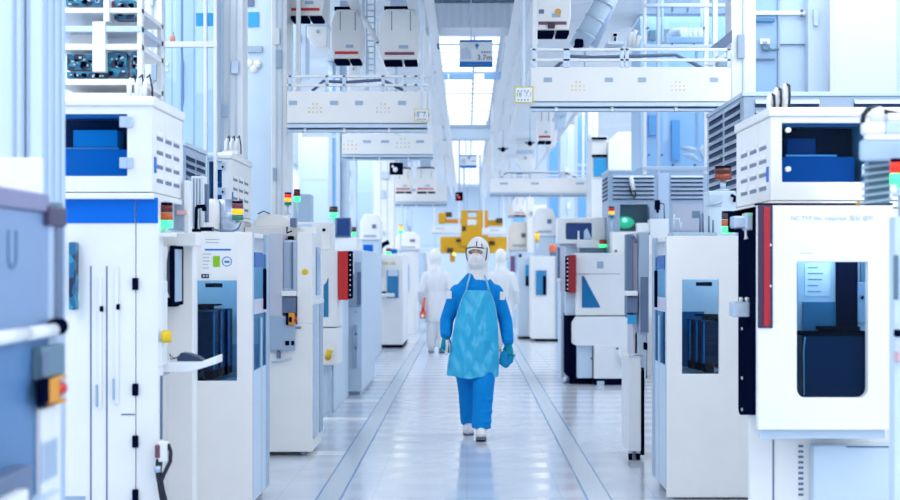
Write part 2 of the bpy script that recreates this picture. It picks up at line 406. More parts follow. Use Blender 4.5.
# the blue-striped tool, second from the near left
def striped_tool():
    y0 = 8.0
    t = thing('process_tool', 'tall white tool with a bright blue stripe and black hinges, left of the aisle', 'semiconductor tool', (-2.1, y0+.5, 0))
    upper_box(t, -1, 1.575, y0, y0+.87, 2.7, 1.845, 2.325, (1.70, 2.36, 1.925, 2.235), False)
    xr = wx(157, y0); xl = -2.7; xs = wx(134.5, y0)
    B(xl, xs-.002, y0+.03, y0+.17, .06, 1.81).build('door', WARM, t, .004)
    B(xs+.002, xr, y0+.03, y0+.17, .06, 1.81).build('door_frame', WARM, t, .004)
    B(xl, -1.93, y0+.17, y0+1.2, .06, 1.81).build('lower_cabinet', WARM, t, .004)
    B(xl+.05, xr-.05, y0+.06, y0+.16, 0, .06).build('plinth', GREY, t)
    mb = MB(); za, zb = wz(223, y0), wz(197.5, y0)
    mb.box(xl, xs-.003, y0+.026, y0+.03, za, zb); mb.box(xs+.003, xr, y0+.026, y0+.03, za, zb); mb.build('blue_stripe', BLUE, t)
    for py in (284, 390, 442, 496):
        z = wz(py, y0); B(xs-.015, xs+.014, y0+.012, y0+.03, z-.03, z+.03).build('hinge', NAVY, t, .003)
    for px, lean in ((89.5, 0), (105.5, 0)):
        x = wx(px, y0); B(x-.004, x+.004, y0+.0285, y0+.031, .1, wz(266, y0)).build('groove', SLATE, t)
    for px, a, b in ((99, 277, 410), (115.5, 266, 405)):
        x = wx(px, y0); MB().box(x-.010, x+.010, y0+.018, y0+.03, wz(b, y0), wz(a, y0)).build('slide_rail', WHITE, t, .002)
    for px, py in ((100.5, 309), (117, 307)):
        x = wx(px, y0); z = wz(py, y0); B(x-.008, x+.008, y0+.014, y0+.03, z-.014, z+.014).build('latch', NAVY, t, .002)
    for px, a, b in ((96, 385, 407), (113, 379, 400)):
        x = wx(px, y0); B(x-.005, x+.005, y0+.008, y0+.03, wz(b, y0), wz(a, y0)).build('pull_handle', GREY, t, .002)
    B(wx(120, y0), wx(134, y0), y0+.026, y0+.031, wz(415, y0)-.003, wz(415, y0)+.003).build('panel_joint', SLATE, t)
    B(wx(64, y0), wx(84, y0), y0+.022, y0+.031, wz(510, y0), wz(497, y0)).build('name_plate', GREY, t)
    B(wx(68.5, 7.95), wx(75, 7.95), 7.95, 8.03, wz(310, 7.95), wz(242, 7.95)).build('teal_cable_guard', TEAL, t, .006)
    # post and keyboard arm bolted to the aisle edge
    ys = y0+.06
    B(wx(153, ys), wx(162, ys), ys-.01, ys+.15, wz(366, ys), wz(281, ys)).build('arm_post', WHITE, t, .006)
    for py in (337, 359):
        MB().tube([(wx(156, ys), ys-.014, wz(py, ys)), (wx(156, ys), ys-.008, wz(py, ys))], .006, 10).build('screw', GREY, t)
    B(wx(158, ys), wx(161, ys), ys+.02, ys+.05, wz(440, ys), wz(376, ys)).build('cable_duct', SLATE, t)
    B(wx(156, ys), wx(159, ys), ys, ys+.12, wz(278, ys), wz(225, ys)).build('upper_duct', ALU, t)
    B(-1.57, -1.485, 8.07, 8.19, wz(233, 8.13)-.02, wz(233, 8.13)).build('tower_shelf', WHITE, t, .003)
    return t
striped_tool()
cable_cluster(wx(137, 8.35), 8.35, 2.325, 'white connector block with black cable tails on the box above the blue stripe', 1)

# keyboard tray on the arm
Y = 8.2
t = thing('keyboard_tray', 'white keyboard tray on an arm beside the blue-striped tool', 'keyboard tray', (wx(186, Y), Y+.1, wz(372, Y)))
MB().prism([(wx(158, Y), wz(372, Y)), (wx(158, Y), wz(362, Y)), (wx(200, Y), wz(362, Y)), (wx(216, Y), wz(356, Y)), (wx(216, Y), wz(364, Y)), (wx(200, Y), wz(369, Y)), (wx(186, Y), wz(372.5, Y))], 'y', Y, Y+.22).build('tray', WHITE, t, .004)
B(wx(157, Y), wx(163, Y), Y+.02, Y+.2, wz(376, Y), wz(372, Y)).build('bracket', ALU, t)
zt = wz(362, Y)
t = thing('computer_mouse', 'black computer mouse with its cable loop on the white keyboard tray', 'mouse', (wx(188, Y), Y+.1, zt))
MB().prism([(wx(175, Y), zt), (wx(174.5, Y), zt+.02), (wx(179, Y), zt+.044), (wx(186, Y), zt+.040), (wx(196, Y), zt+.022), (wx(201, Y), zt+.004), (wx(201, Y), zt)], 'y', Y+.06, Y+.16).build('body', mat('dark_slate_plastic', (40, 60, 92), .4), t, .012, 3)
MB().tube([(wx(175, Y), Y+.1, zt+.02), (wx(170, Y), Y+.1, zt+.014), (wx(166, Y), Y+.1, zt+.035), (wx(167, Y), Y+.11, zt+.008), (wx(171, Y), Y+.12, zt+.012)], .003, 8).build('cable', CABLE, t)
# monitor seen edge-on
Y = 8.42
t = thing('monitor', 'black flat monitor seen edge-on beside the blue-striped tool', 'monitor', (wx(173, Y), Y, wz(307, Y)))
B(wx(169.5, Y), wx(173.5, Y), Y, Y+.30, wz(306, Y), wz(245.5, Y)).build('screen_frame', NAVY, t, .005)
B(wx(173.5, Y), wx(173.5, Y)+.003, Y+.035, Y+.235, wz(302, Y), wz(249, Y)).build('screen', GREY, t, .001)
MB().prism([(wx(169.5, Y), wz(300, Y)), (wx(169.5, Y), wz(247, Y)), (wx(166, Y), wz(252, Y)), (wx(164.5, Y), wz(262, Y)), (wx(164.5, Y), wz(290, Y))], 'y', Y+.05, Y+.26).build('back_cover', SLATE, t, .006)
B(wx(163, Y), wx(172, Y), Y+.1, Y+.25, wz(307.5, Y), wz(298, Y)).build('mount', BLACK, t, .01)
MB().tube([(wx(165, Y), Y-.01, wz(300, Y)), (wx(163.5, Y), Y-.02, wz(291, Y)), (wx(166, Y), Y-.02, wz(287, Y)), (wx(168, Y), Y-.01, wz(297, Y))], .007, 8).build('cable', WHITE, t)
# emergency stop, lower connector box
Y = 8.07
t = thing('stop_button', 'yellow round push button on the arm post under the edge-on monitor', 'button', (wx(166, Y), Y, wz(343, Y)))
MB().tube([(wx(162, Y), Y, wz(336.5, Y)), (wx(164, Y), Y, wz(336.5, Y)), (wx(171, Y), Y, wz(336.5, Y))], [.03, .033, .030], 18).build('cap', YEL, t)
MB().tube([(wx(160.5, Y), Y, wz(336.5, Y)), (wx(162, Y), Y, wz(336.5, Y))], .036, 18).build('collar', ALU, t)
Y = 7.96
t = thing('cable_junction_box', 'small white junction box with thick black cables low beside the blue-striped tool', 'junction box', (wx(162, Y), Y, 0))
B(wx(158, Y), wx(167, Y), Y, Y+.06, wz(462, Y), wz(442, Y)).build('box', WHITE, t, .006)
B(wx(155, Y), wx(160, Y), Y-.006, Y+.05, wz(458, Y), wz(445, Y)).build('red_plug', mat('dull_red_plastic', (120, 70, 90)), t, .004)
MB().tube([(wx(158, Y), Y+.03, wz(460, Y)), (wx(157.5, Y), Y+.03, wz(474, Y)), (wx(160, Y), Y+.02, wz(486, Y)), (wx(163, Y), Y+.02, wz(505, Y)), (wx(164, Y), Y+.03, .0)], .017, 10).build('cable', CABLE, t)
MB().tube([(wx(167, Y), Y+.03, wz(445, Y)), (wx(170, Y), Y+.02, wz(452, Y)), (wx(169.5, Y), Y+.02, wz(462, Y)), (wx(164, Y), Y, wz(474, Y)), (wx(161, Y), Y, wz(482, Y)), (wx(165.5, Y), Y, wz(500, Y)), (wx(168, Y), Y+.02, 0)], .010, 10).build('cable', CABLE, t)
MB().tube([(wx(157.5, Y), Y-.012, wz(466, Y)), (wx(158.5, Y), Y-.012, wz(472, Y))], .017, 10).build('collar', STEEL, t)

# ------------------------------------------------------------------ loader (white cabinet with a window, carriers inside)
def loader(s, y0, y1, xe, xfar, ztop, win, label, extra=None, post='L'):
    X = lambda a: s*a
    w0, w1, z0, z1 = win
    t = thing('wafer_loader', label, 'wafer loader', (X((xe+xfar)/2), (y0+y1)/2, 0))
    T = .03; px = xe+.03
    MB().ring(X(xe), X(xfar), y0, y0+T, .012, ztop, X(w0), X(w1), z0, z1).build('front_panel', WARM, t, .004)
    mb = MB()                                   # shell around the chamber
    mb.box(X(xe+.02), X(xfar), y0+T, y1, ztop-.03, ztop); mb.box(X(xe+.02), X(xfar), y0+T, y1, .05, z0-.03)
    mb.box(X(xfar-.03), X(xfar), y0+T, y1, z0-.03, ztop-.03); mb.box(X(xe+.02), X(xfar), y1-.03, y1, z0-.03, ztop-.03)
    mb.build('housing', WARM, t, .003)
    B(X(w0+.003), X(w1-.003), y0+.008, y0+.014, z0+.003, z1-.003).build('window_pane', G_BLUE if s < 0 else glass('window_glass_right', (200, 224, 238), .02), t)
    B(X(xe+.2), X(xfar-.1), y0+.1, y1-.1, ztop-.06, ztop-.032).build('inner_fill_light', TFILL, t)  # added emitter, out of sight above the window, brightens the chamber
    B(X(w0-.02), X(w1+.02), y1-.06, y1-.035, z0, z0+(z1-z0)*(.62 if s > 0 else .30)).build('rear_panel', mat('teal_blue_panel', (10, 96, 148), .4) if s > 0 else ALU, t)
    # the side towards the aisle: posts, an upper cover, a glass
    L = y1-y0
    for a, b in ((0, .08), (.80, 1)):
        B(X(xe), X(xe+.02), y0+T+(L-T)*a, y0+T+(L-T)*b, .05, ztop).build('side_post', GREY if a else ALU, t, .003)
    B(X(xe), X(xe+.02), y0+T+(L-T)*.5, y0+T+(L-T)*.56, .05, 1.15).build('side_post', ALU, t, .003)
    B(X(xe+.006), X(xe+.012), y0+T+(L-T)*.08, y0+T+(L-T)*.8, .84, ztop-.13).build('side_glass', G_BLUE, t)
    B(X(xe+.004), X(xe+.02), y0+T+(L-T)*.08, y0+T+(L-T)*.8, .05, .84).build('side_panel', PALE, t)
    B(X(xe-.002), X(xe+.02), y0+T+(L-T)*.08, y0+T+(L-T)*.8, 1.18, 1.27).build('side_rail', LILAC, t, .004)
    B(X(xe-.004), X(xe+.02), y0+T+(L-T)*.1, y0+T+(L-T)*.55, ztop-.21, ztop-.12).build('side_blue_label', mat('dull_blue_label', (30, 96, 180), .5), t)
    B(X(xe-.02), X(xe), y0+T+(L-T)*.58, y0+T+(L-T)*.62, 1.2, ztop-.22).build('side_handle', NAVY, t, .004)
    for e in (xe+.06, xfar-.06):
        for yy in (y0+.1, y1-.1):
            MB().tube([(X(e), yy, 0), (X(e), yy, .05)], .022, 12).build('levelling_foot', GREY, t)
    B(X(w0+.1), X(w0+.2), y0+.06, y0+.09, z1-.045, z1-.02).build('sensor_bar', NAVY, t, .003)
    return t
# left loader beside the blue stripe
Y0 = 9.56
D = loader(-1, Y0, 10.42, 1.285, 1.88, 1.677, (-wx(237, Y0), -wx(197, Y0), wz(381, Y0), wz(280, Y0)), 'white wafer loader with a paper notice above its window, left of the aisle')
for k, (pr, Yc) in enumerate(((214, 9.72), (221.5, 9.97), (228.5, 10.16))):
    xr = wx(pr, Yc)
    carrier(xr-.27, xr, Yc, Yc+.17, wz(381, Y0), 1.20, 'black wafer carrier behind the left loader window, %s from the front' % ['first', 'second', 'third'][k], -1)
t = thing('notice', 'white paper notice with a green square and a blue ring above the loader window', 'notice', (wx(219, Y0), Y0, wz(258, Y0)))
B(wx(201, Y0), wx(236, Y0), Y0-.002, Y0-.0002, wz(277, Y0), wz(237, Y0)).build('sheet', PAPER, t)
Yn = Y0-.003
B(wx(213, Y0), wx(220, Y0), Yn, Y0-.002, wz(267, Y0), wz(256, Y0)).build('green_square', GREEN, t)
mb = MB(); cx, cz = wx(227, Y0), wz(261.5, Y0)
for k in range(24):
    a0, a1 = 2*PI*k/24, 2*PI*(k+1)/24; ro, ri = .030, .025
    mb.prism([(cx+ri*math.cos(a0), cz+ri*math.sin(a0)), (cx+ro*math.cos(a0), cz+ro*math.sin(a0)), (cx+ro*math.cos(a1), cz+ro*math.sin(a1)), (cx+ri*math.cos(a1), cz+ri*math.sin(a1))], 'y', Yn, Y0-.002)
mb.box(cx-.015, cx+.015, Yn, Y0-.002, cz-.008, cz+.004); mb.build('blue_ring', BINK, t)
B(wx(205, Y0), wx(231, Y0), Yn, Y0-.002, wz(250.6, Y0), wz(248.8, Y0)).build('blue_line', BINK, t)
mb = MB()
for py, a, b in ((239.5, 206, 220), (242.5, 206, 219), (254, 203, 211), (257.5, 203, 209), (261, 203, 210), (264.5, 203, 208), (268, 203, 209)):
    x = a
    while x < b:
        ln = random.uniform(1.0, 2.4); mb.box(wx(x, Y0), wx(min(b, x+ln), Y0), Yn, Y0-.002, wz(py+.35, Y0), wz(py-.35, Y0)); x += ln+.6
mb.build('printed_lines', INK, t)
B(wx(201.5, Y0), wx(209, Y0), Y0-.004, Y0-.002, wz(278, Y0), wz(274, Y0)).build('asset_tag', NAVY, D)
mb = MB()
for k in range(2): mb.box(wx(203+3*k, Y0), wx(204.8+3*k, Y0), Y0-.0046, Y0-.004, wz(277, Y0), wz(275, Y0))
mb.build('tag_print', ALU, D)

# things standing on the left loader
ZT = 1.677
Y = 9.75
t = thing('finned_tower', 'white upright finned block with dark cable on top of the left loader', 'equipment', (wx(198, Y), Y, ZT))
B(wx(191, Y), wx(204, Y), Y, Y+.12, ZT, wz(176, Y)).build('block', WHITE, t, .004)
mb = MB()
for k in range(4): mb.box(wx(192.2+3*k, Y), wx(193.6+3*k, Y), Y-.02, Y, ZT+.03, wz(178, Y))
mb.build('fin', PALE, t)
B(wx(204, Y), wx(207, Y), Y+.02, Y+.08, wz(222, Y), wz(184, Y)).build('side_bar', SLATE, t)
t = thing('robot_arm', 'small black jointed arm reaching across the top of the left loader', 'robot arm', (wx(197, Y-.1), Y-.1, ZT))
Yb = Y-.1
MB().tube([(wx(196, Yb), Yb, ZT), (wx(196, Yb), Yb, ZT+.02)], .03, 14).build('base', NAVY, t)
MB().tube([(wx(196, Yb), Yb, ZT+.02), (wx(196.5, Yb), Yb, wz(207, Yb))], .010, 10).build('upright', NAVY, t)
MB().tube([(wx(196.5, Yb), Yb, wz(207, Yb)), (wx(204, Yb), Yb, wz(206, Yb)), (wx(205, Yb), Yb, wz(211, Yb))], [.012, .014, .010], 10).build('forearm', NAVY, t)
B(wx(202, Yb), wx(206, Yb), Yb-.015, Yb+.015, wz(211, Yb), wz(207, Yb)).build('gripper', BLACK, t, .004)
MB().box(wx(200, Yb), wx(213, Yb), Yb, Yb+.05, wz(231, Yb), wz(227, Yb)).build('foot_rail', NAVY, t, .004)
MB().tube([(wx(212, Yb), Yb, wz(229, Yb)), (wx(222, Yb), Yb, wz(231, Yb)), (wx(231, Yb), Yb, wz(232, Yb)), (wx(238, Yb), Yb, wz(229, Yb)), (wx(241, Yb), Yb, wz(222, Yb))], .006, 8).build('cable', SLATE, t)
Y = 10.1
t = thing('steel_drum', 'ribbed steel drum on top of the left loader', 'drum', (wx(222, Y), Y+.1, ZT))
xm = wx(224, Y)
MB().tube([(xm, Y+.1, ZT), (xm, Y+.1, wz(199, Y))], .052, 28).build('shell', STEEL, t)
mb = MB()
for k in range(4): z = ZT+.03+.038*k; mb.tube([(xm, Y+.1, z), (xm, Y+.1, z+.008)], .054, 28)
mb.build('rib', STEEL, t)
MB().tube([(wx(212, Y), Y+.06, ZT), (wx(212, Y), Y+.06, wz(205, Y)), (wx(213, Y), Y+.06, wz(199, Y))], [.04, .04, .03], 20).build('end_cap', WHITE, t)
stack_light(237.5, 203, 220.5, 9.9, 11.5, [('red_lens', mat('dim_red_lens', (120, 60, 76), .25)), AL, GL0], 'signal tower with its amber lens lit on top of the left loader', ZT)
# rear upper body of the next tool, standing behind the left loader
def second_tool():
    y0 = 12.2
    t = thing('process_tool', 'white tool with a small dark window above the left loader, right of the grey louvres', 'semiconductor tool', (-2.1, y0+.5, 0))
    upper_box(t, -1, 1.80, y0, y0+1.15, 2.7, 1.86, 2.34, (1.87, 1.968, 1.98, 2.27), False)
    B(-2.7, -1.78, y0+.05, y0+1.15, .06, 1.82).build('lower_cabinet', WARM, t, .004)
    B(-2.6, -1.85, y0+.1, y0+1.1, 0, .06).build('plinth', GREY, t)
    for py in (165, 190): MB().tube([(wx(223, y0), y0-.02, wz(py+2, y0)), (wx(223, y0), y0-.001, wz(py+2, y0))], .009, 12).build('knob', NAVY, t)
second_tool()
cable_cluster(wx(231, 12.5), 12.5, 2.34, 'white connector block with black cable tails on the farther upper box, left side', 1)
# louvred unit between the two
def louvred_unit(name, label, x0, x1, y0, y1, z0, z1, slots_z, front=True, side=None, mat_=GREY, lower=True, fx=None):
    t = thing(name, label, 'ventilation unit', ((x0+x1)/2, (y0+y1)/2, 0 if lower else z0))
    za, zb, n = slots_z
    B(x0, x1, y0, y1, z0, z1).build('housing', mat_, t, .006)
    B(x0-.01, x1+.01, y0-.01, y1+.01, z1, z1+.03).build('top_cap', ALU, t, .004)
    h = (zb-za)/n
    if front:
        for fa, fb in (fx or ((x0+.06, x1-.06),)):
            mb = MB(); dk = MB()
            for k in range(n):
                z = za+h*k
                mb.prism([(y0, z+h*.95), (y0-.03, z+h*.45), (y0-.03, z+h*.38), (y0, z+h*.8)], 'x', fa, fb)
                dk.box(fa, fb, y0-.002, y0, z+h*.02, z+h*.55)
            mb.build('louvre', ALU, t); dk.build('louvre_gap', GAP, t)
    if side:
        xs, s = side; mb = MB(); dk = MB()
        L = y1-y0
        for k in range(n):
            z = za+h*k
            for a, b in ((.08, .48), (.54, .94)):
                dk.box(xs, xs+s*.002, y0+L*a, y0+L*b, z+h*.02, z+h*.55)
                mb.prism([(xs, z+h*.95), (xs+s*.025, z+h*.5), (xs+s*.025, z+h*.44), (xs, z+h*.8)], 'y', y0+L*a, y0+L*b)
        mb.build('louvre', ALU, t); dk.build('louvre_gap', GAP, t)
    return t
louvred_unit('louvred_unit', 'grey louvred unit between the two upper boxes on the left', -2.12, -1.9, 10.75, 11.65, .0, 2.28, (1.78, 2.24, 9), front=False, side=(-1.9, 1), mat_=GREY)
stack_light(166, 205, 228, 8.13, 13.5, [RL0, AL0, GL], 'signal tower with a bright green lens beside the blue stripe', wz(233, 8.13))
t = thing('light_bracket', 'pale bracket behind the monitor that carries the signal tower by the blue stripe', 'bracket', (wx(170, 8.55), 8.6, 0))
B(wx(157, 8.55), wx(196, 8.55), 8.55, 8.75, wz(246, 8.55), wz(233.2, 8.55)).build('plate', WARM, t, .004)
B(wx(184, 8.8), wx(189, 8.8), 8.8, 8.9, 0, wz(180, 8.8)).build('post', WHITE, t, .004)
B(wx(160, 8.55), wx(186, 8.55), 8.76, 8.90, 0, wz(246, 8.76)).build('column', WARM, t, .004)
B(wx(174, 8.8), wx(184, 8.8), 8.8, 8.88, wz(230, 8.8), wz(202, 8.8)).build('grey_panel', GREY, t, .003)
B(wx(174, 8.7), wx(184, 8.7), 8.78, 8.80, wz(214.5, 8.8), wz(210.5, 8.8)).build('pink_label', mat('pink_label', (240, 190, 190)), t)
# ------------------------------------------------------------------ nearest tool on the left, seen along its side
XA = -1.28
def ya(px, off=0): return (XA+off)*F/(px-VX)
def za(py, px, off=0): return EYE-(py-VY)*ya(px, off)/F
def near_left():
    t = thing('load_station', 'nearest grey load station at the left edge, cut off by the frame', 'load station', (XA-.3, 4.3, 0))
    yb = ya(56)
    B(XA-.6, XA, 3.4, yb, 0, 1.27).build('lower_panel', mat('blue_steel_panel', (80, 126, 176), .4), t, .006); B(XA-.6, XA, 3.4, yb, 1.275, 1.64).build('upper_panel', mat('blue_grey_steel_panel', (132, 162, 204), .3, .2), t, .006)
    B(XA-.62, XA+.012, 3.4, ya(50, .012), 1.64, 1.695).build('top_rail', MAUVE, t, .006)
    B(XA-.1, XA+.006, ya(50, .006), ya(66, .006), .9, 1.64).build('corner_post', ALU, t, .004)
    B(XA+.006, XA+.012, ya(56, .01), ya(63, .01), 1.31, 1.60).build('dark_strip', SLATE, t, .003)
    B(XA-.05, XA+.02, ya(50, .02), ya(67, .02), 1.60, 1.66).build('corner_block', mat('mauve_black_block', (66, 58, 92)), t, .006)
    B(XA-.1, XA-.02, ya(65), ya(65)+.06, 1.2, 1.68).build('side_guard', TEALG, t, .004)
    text('U', .16, mat('blue_grey_letter', (92, 122, 168)), t, (XA+.002, ya(12), za(252, 12)), rz=PI/2, name='letter')
    for a, b in ((-6, 27), (31, 57)):
        MB().tube([(XA+.02, ya(a, .03), 1.283), (XA+.02, ya(b, .03), 1.283)], .020, 16).build('bumper_roller', WHITE, t)
    MB().tube([(XA+.02, ya(59, .035), 1.290), (XA+.02, ya(65, .035), 1.290)], .026, 14).build('roller_end', NAVY, t)
    B(XA, XA+.03, ya(42, .03), ya(65, .03), za(376, 60, .03), za(344, 60, .03)).build('teal_bracket', TEALG, t, .005)
    B(XA+.030, XA+.034, ya(42.5, .034), ya(49, .034), za(374, 46, .03), za(352, 46, .03)).build('bracket_recess', SLATE, t, .003)
    B(XA, XA+.032, ya(46, .03), ya(60, .03), za(404, 52, .03), za(376, 52, .03)).build('stop_mount', NAVY, t, .003)
    B(XA, XA+.02, ya(42, .02), ya(61, .02), .0, za(404, 50)).build('white_post', WHITE, t, .005)
    B(XA+.02, XA+.024, ya(43, .024), ya(58, .024), za(476, 50), za(436, 50)).build('ribbed_panel', PALE, t, .002)
    mb = MB()
    for k in range(9): p = 44.5+1.5*k; mb.box(XA+.024, XA+.0256, ya(p, .025), ya(p+.5, .025), za(474, 50), za(438, 50))
    mb.build('rib', GREY, t)
    B(XA+.0, XA+.05, 4.0, ya(33, .05), za(500, 15), za(460, 25)).build('dark_frame', SLATE, t, .006)
    B(XA+.05, XA+.085, 4.0, ya(29, .085), .8, za(478, 20)).build('white_tray', WHITE, t, .006)
    B(XA+.0, XA+.05, ya(33, .05), ya(62, .05), .8, za(488, 50)).build('white_ledge', PALE, t, .006)
    return t
near_left()
# emergency stop box on its side
t = thing('emergency_stop', 'yellow emergency stop box with a red button on the nearest left station', 'emergency stop', (XA+.02, ya(56), za(403, 56)))
B(XA+.03, XA+.05, ya(44, .05), ya(50, .05), za(403, 48, .05), za(378, 48, .05)).build('back_plate', NAVY, t, .003)
mb = MB(); mb.box(XA+.034, XA+.052, ya(50, .052), ya(60, .052), za(402, 56, .05), za(378, 56, .05)); mb.box(XA+.01, XA+.052, ya(60, .052), ya(67, .052), za(379.5, 60, .05), za(376.5, 60, .05)); mb.box(XA+.01, XA+.052, ya(60, .052), ya(67, .052), za(404, 60, .05), za(400, 60, .05)); mb.build('housing', ORANGE, t, .004)
MB().tube([(XA+.034, ya(60, .055), za(390, 60, .05)), (XA+.034, ya(63, .055), za(390, 60, .05)), (XA+.034, ya(64, .055), za(390, 60, .05)), (XA+.034, ya(68, .055), za(390, 60, .05))], [.013, .013, .022, .021], 16).build('red_button', RED, t)
# aluminium column behind it
t = thing('aluminium_column', 'wide pale column of ribbed aluminium at the upper left edge', 'column', (-1.75, 6.1, 0))
B(-2.3, -1.59, 6.0, 6.34, 0, H_CEIL).build('shaft', mat('pale_blue_shaft', (176, 204, 234), .4), t, .006)
for px in (15, 24, 29.5):
    B(wx(px, 6)-.006, wx(px, 6)+.006, 5.982, 6.0, 1.85, H_CEIL).build('rib', GREY, t, .002)
B(wx(-10, 6), wx(24, 6), 5.99, 6.0, 1.84, H_CEIL).build('face_plate', PALE, t, .002)
B(wx(31, 6), wx(43, 6), 5.985, 6.0, 1.84, H_CEIL).build('face_plate', PALE, t, .002)
B(wx(-10, 6), wx(44, 6), 5.97, 6.0, 1.70, wz(158, 6)).build('base_box', WHITE, t, .006)
for yy in (6.06, 6.16, 6.26): B(-1.59, -1.584, yy, yy+.03, 1.5, H_CEIL).build('side_rib', PALE, t, .002)

# ------------------------------------------------------------------ rack of circuit boards above the blue-striped tool
Y = 9.3
t = thing('electronics_rack', 'open white rack of teal circuit boards above the blue-striped tool', 'electronics rack', (wx(100, Y), Y+.3, 0))
for px in (58, 139):
    B(wx(px-2, Y), wx(px+3, Y), Y, Y+.06, 0, H_CEIL-.2).build('upright', WHITE, t, .003)
    B(wx(px-2, Y), wx(px+3, Y), Y+.6, Y+.66, 0, H_CEIL-.2).build('upright', WHITE, t, .003)
for py in (8, 26, 44, 79, 93):
    B(wx(55, Y), wx(142, Y), Y-.01, Y+.66, wz(py+(6 if py != 8 else 5), Y), wz(py, Y)).build('shelf', WHITE if py != 26 else ALU, t, .003)
B(wx(93, Y), wx(106, Y), Y-.02, Y+.05, wz(72, Y), wz(22, Y)).build('cable_duct', WHITE, t, .004)
B(wx(104, Y), wx(110, Y), Y-.02, Y+.05, wz(22, Y), wz(-20, Y)).build('cable_duct', WHITE, t, .004)
B(wx(66, Y), wx(92, Y), Y+.1, Y+.3, wz(42, Y), wz(30, Y)).build('power_supply', WHITE, t, .004)
B(wx(108, Y), wx(133, Y), Y+.1, Y+.3, wz(53, Y), wz(40, Y)).build('power_supply', PALE, t, .004)
def board(x0, y0, x1, y1, label):
    b = thing('circuit_board_module', label, 'circuit board', (wx((x0+x1)/2, Y), Y+.05, wz(y1, Y)), 'teal circuit boards in the open rack')
    mb = MB(); mb.pbox(x0, y0, x1, y1, Y+.06, .12); mb.mi = 1
    for k in range(7):
        cx = random.uniform(x0+2, x1-3); cy = random.uniform(y0+2, y1-3); mb.pbox(cx, cy, cx+random.uniform(1, 3), cy+random.uniform(1, 2.4), Y+.04, .021)
    mb.mi = 2
    for k in range(5):
        cx = random.uniform(x0+1, x1-3); cy = random.uniform(y0+1, y1-4); mb.pbox(cx, cy, cx+random.uniform(1.5, 4), cy+random.uniform(1.5, 3.5), Y+.035, .026)
    mb.build('board', [TEAL, PALE, NAVY], b)
for a in ((67, 54, 92, 69.9, 'teal circuit board at the left end of the middle row in the open rack'), (107, 53, 126.5, 77, 'tall teal circuit board in the centre of the middle row in the open rack'), (131, 53, 139, 77, 'narrow teal circuit board at the right end of the middle row in the open rack'),
          (67, 72, 105, 78, 'low teal circuit board on the lower shelf of the open rack'), (66, -4, 101, 6, 'teal circuit board cut off by the top of the frame, left in the open rack'), (114, 0, 134, 19, 'dark teal circuit board at the top right of the open rack')):
    board(*a)
PB(109, 1, 115, 7, Y+.06, .1).build('red_relay', mat('maroon_relay', (150, 40, 70)), t, .003)

# ------------------------------------------------------------------ glazed screen with posts (left) and building columns
def column(px0, px1, Y, d, label, m=WHITE, grooves=2, z1=H_CEIL):
    x0, x1 = wx(px0, Y), wx(px1, Y)
    t = thing('column', label, 'column', ((x0+x1)/2, Y+d/2, 0))
    B(x0, x1, Y, Y+d, 0, z1).build('shaft', m, t, .01)
    w = x1-x0
    for k in range(grooves):
        xx = x0+w*(k+1)/(grooves+1); B(xx-.008, xx+.008, Y-.012, Y, 0.01, z1).build('rib', PALE, t, .002)
    B(x0-.02, x1+.02, Y-.02, Y+d+.02, 0, .08).build('base', ALU, t, .004)
    rn = random.Random(int(px0*7))
    for k in range(3):
        zz = rn.uniform(2.0, 3.6); xx = rn.uniform(x0, x1-w*.4)
        B(xx, xx+w*rn.uniform(.2, .4), Y-.04, Y-.012, zz, zz+rn.uniform(.08, .22)).build('fitting_box', rn.choice((WHITE, ALU, GREY)), t, .004)
    return t
column(145, 159, 11.2, .25, 'slim white column right of the open circuit board rack', WHITE, 1)
column(216, 243, 13.8, .3, 'broad white ribbed column behind the second left tool', WHITE, 3)
column(271, 287, 14.3, .5, 'white column where the left overhead bridge ends', WHITE, 2)
Y = 11.9
t = thing('glazed_screen', 'tall glazed screen with a white cross bar behind the left loader', 'glass screen', (wx(188, Y), Y, 0))
for px in (160, 205, 215): B(wx(px-1.6, Y), wx(px+1.6, Y), Y, Y+.05, 0, H_CEIL).build('mullion', WHITE, t, .003)
B(wx(159, Y), wx(217, Y), Y-.005, Y+.055, wz(47, Y), wz(41.5, Y)).build('cross_bar', WHITE, t, .003)
B(wx(161, Y), wx(214, Y), Y+.02, Y+.03, .1, H_CEIL).build('glass', G_CLEAR, t)
B(wx(180, Y), wx(182, Y), Y+.03, Y+.05, .1, H_CEIL).build('thin_mullion', GREY, t)
mb = MB(); mb.pbox(196, 13, 204, 26, Y+.012, .006); mb.pbox(207.5, 13, 214.5, 26, Y+.012, .006); mb.build('blue_sticker', SKY, t)
t = thing('warning_lamp', 'small reddish lamp standing on the white cross bar of the left glazed screen', 'lamp', (wx(172, Y), Y+.02, wz(41.5, Y)))
MB().tube([(wx(172, Y), Y+.02, wz(41.5, Y)), (wx(172, Y), Y+.02, wz(36, Y)), (wx(172, Y), Y+.02, wz(34, Y))], [.022, .020, .008], 14).build('dome', mat('pinkish_lamp', (226, 160, 140)), t)
MB().tube([(wx(172.5, Y), Y+.02, wz(34, Y)), (wx(173, Y), Y+.02, wz(31.5, Y))], .006, 8).build('tip', GREY, t)
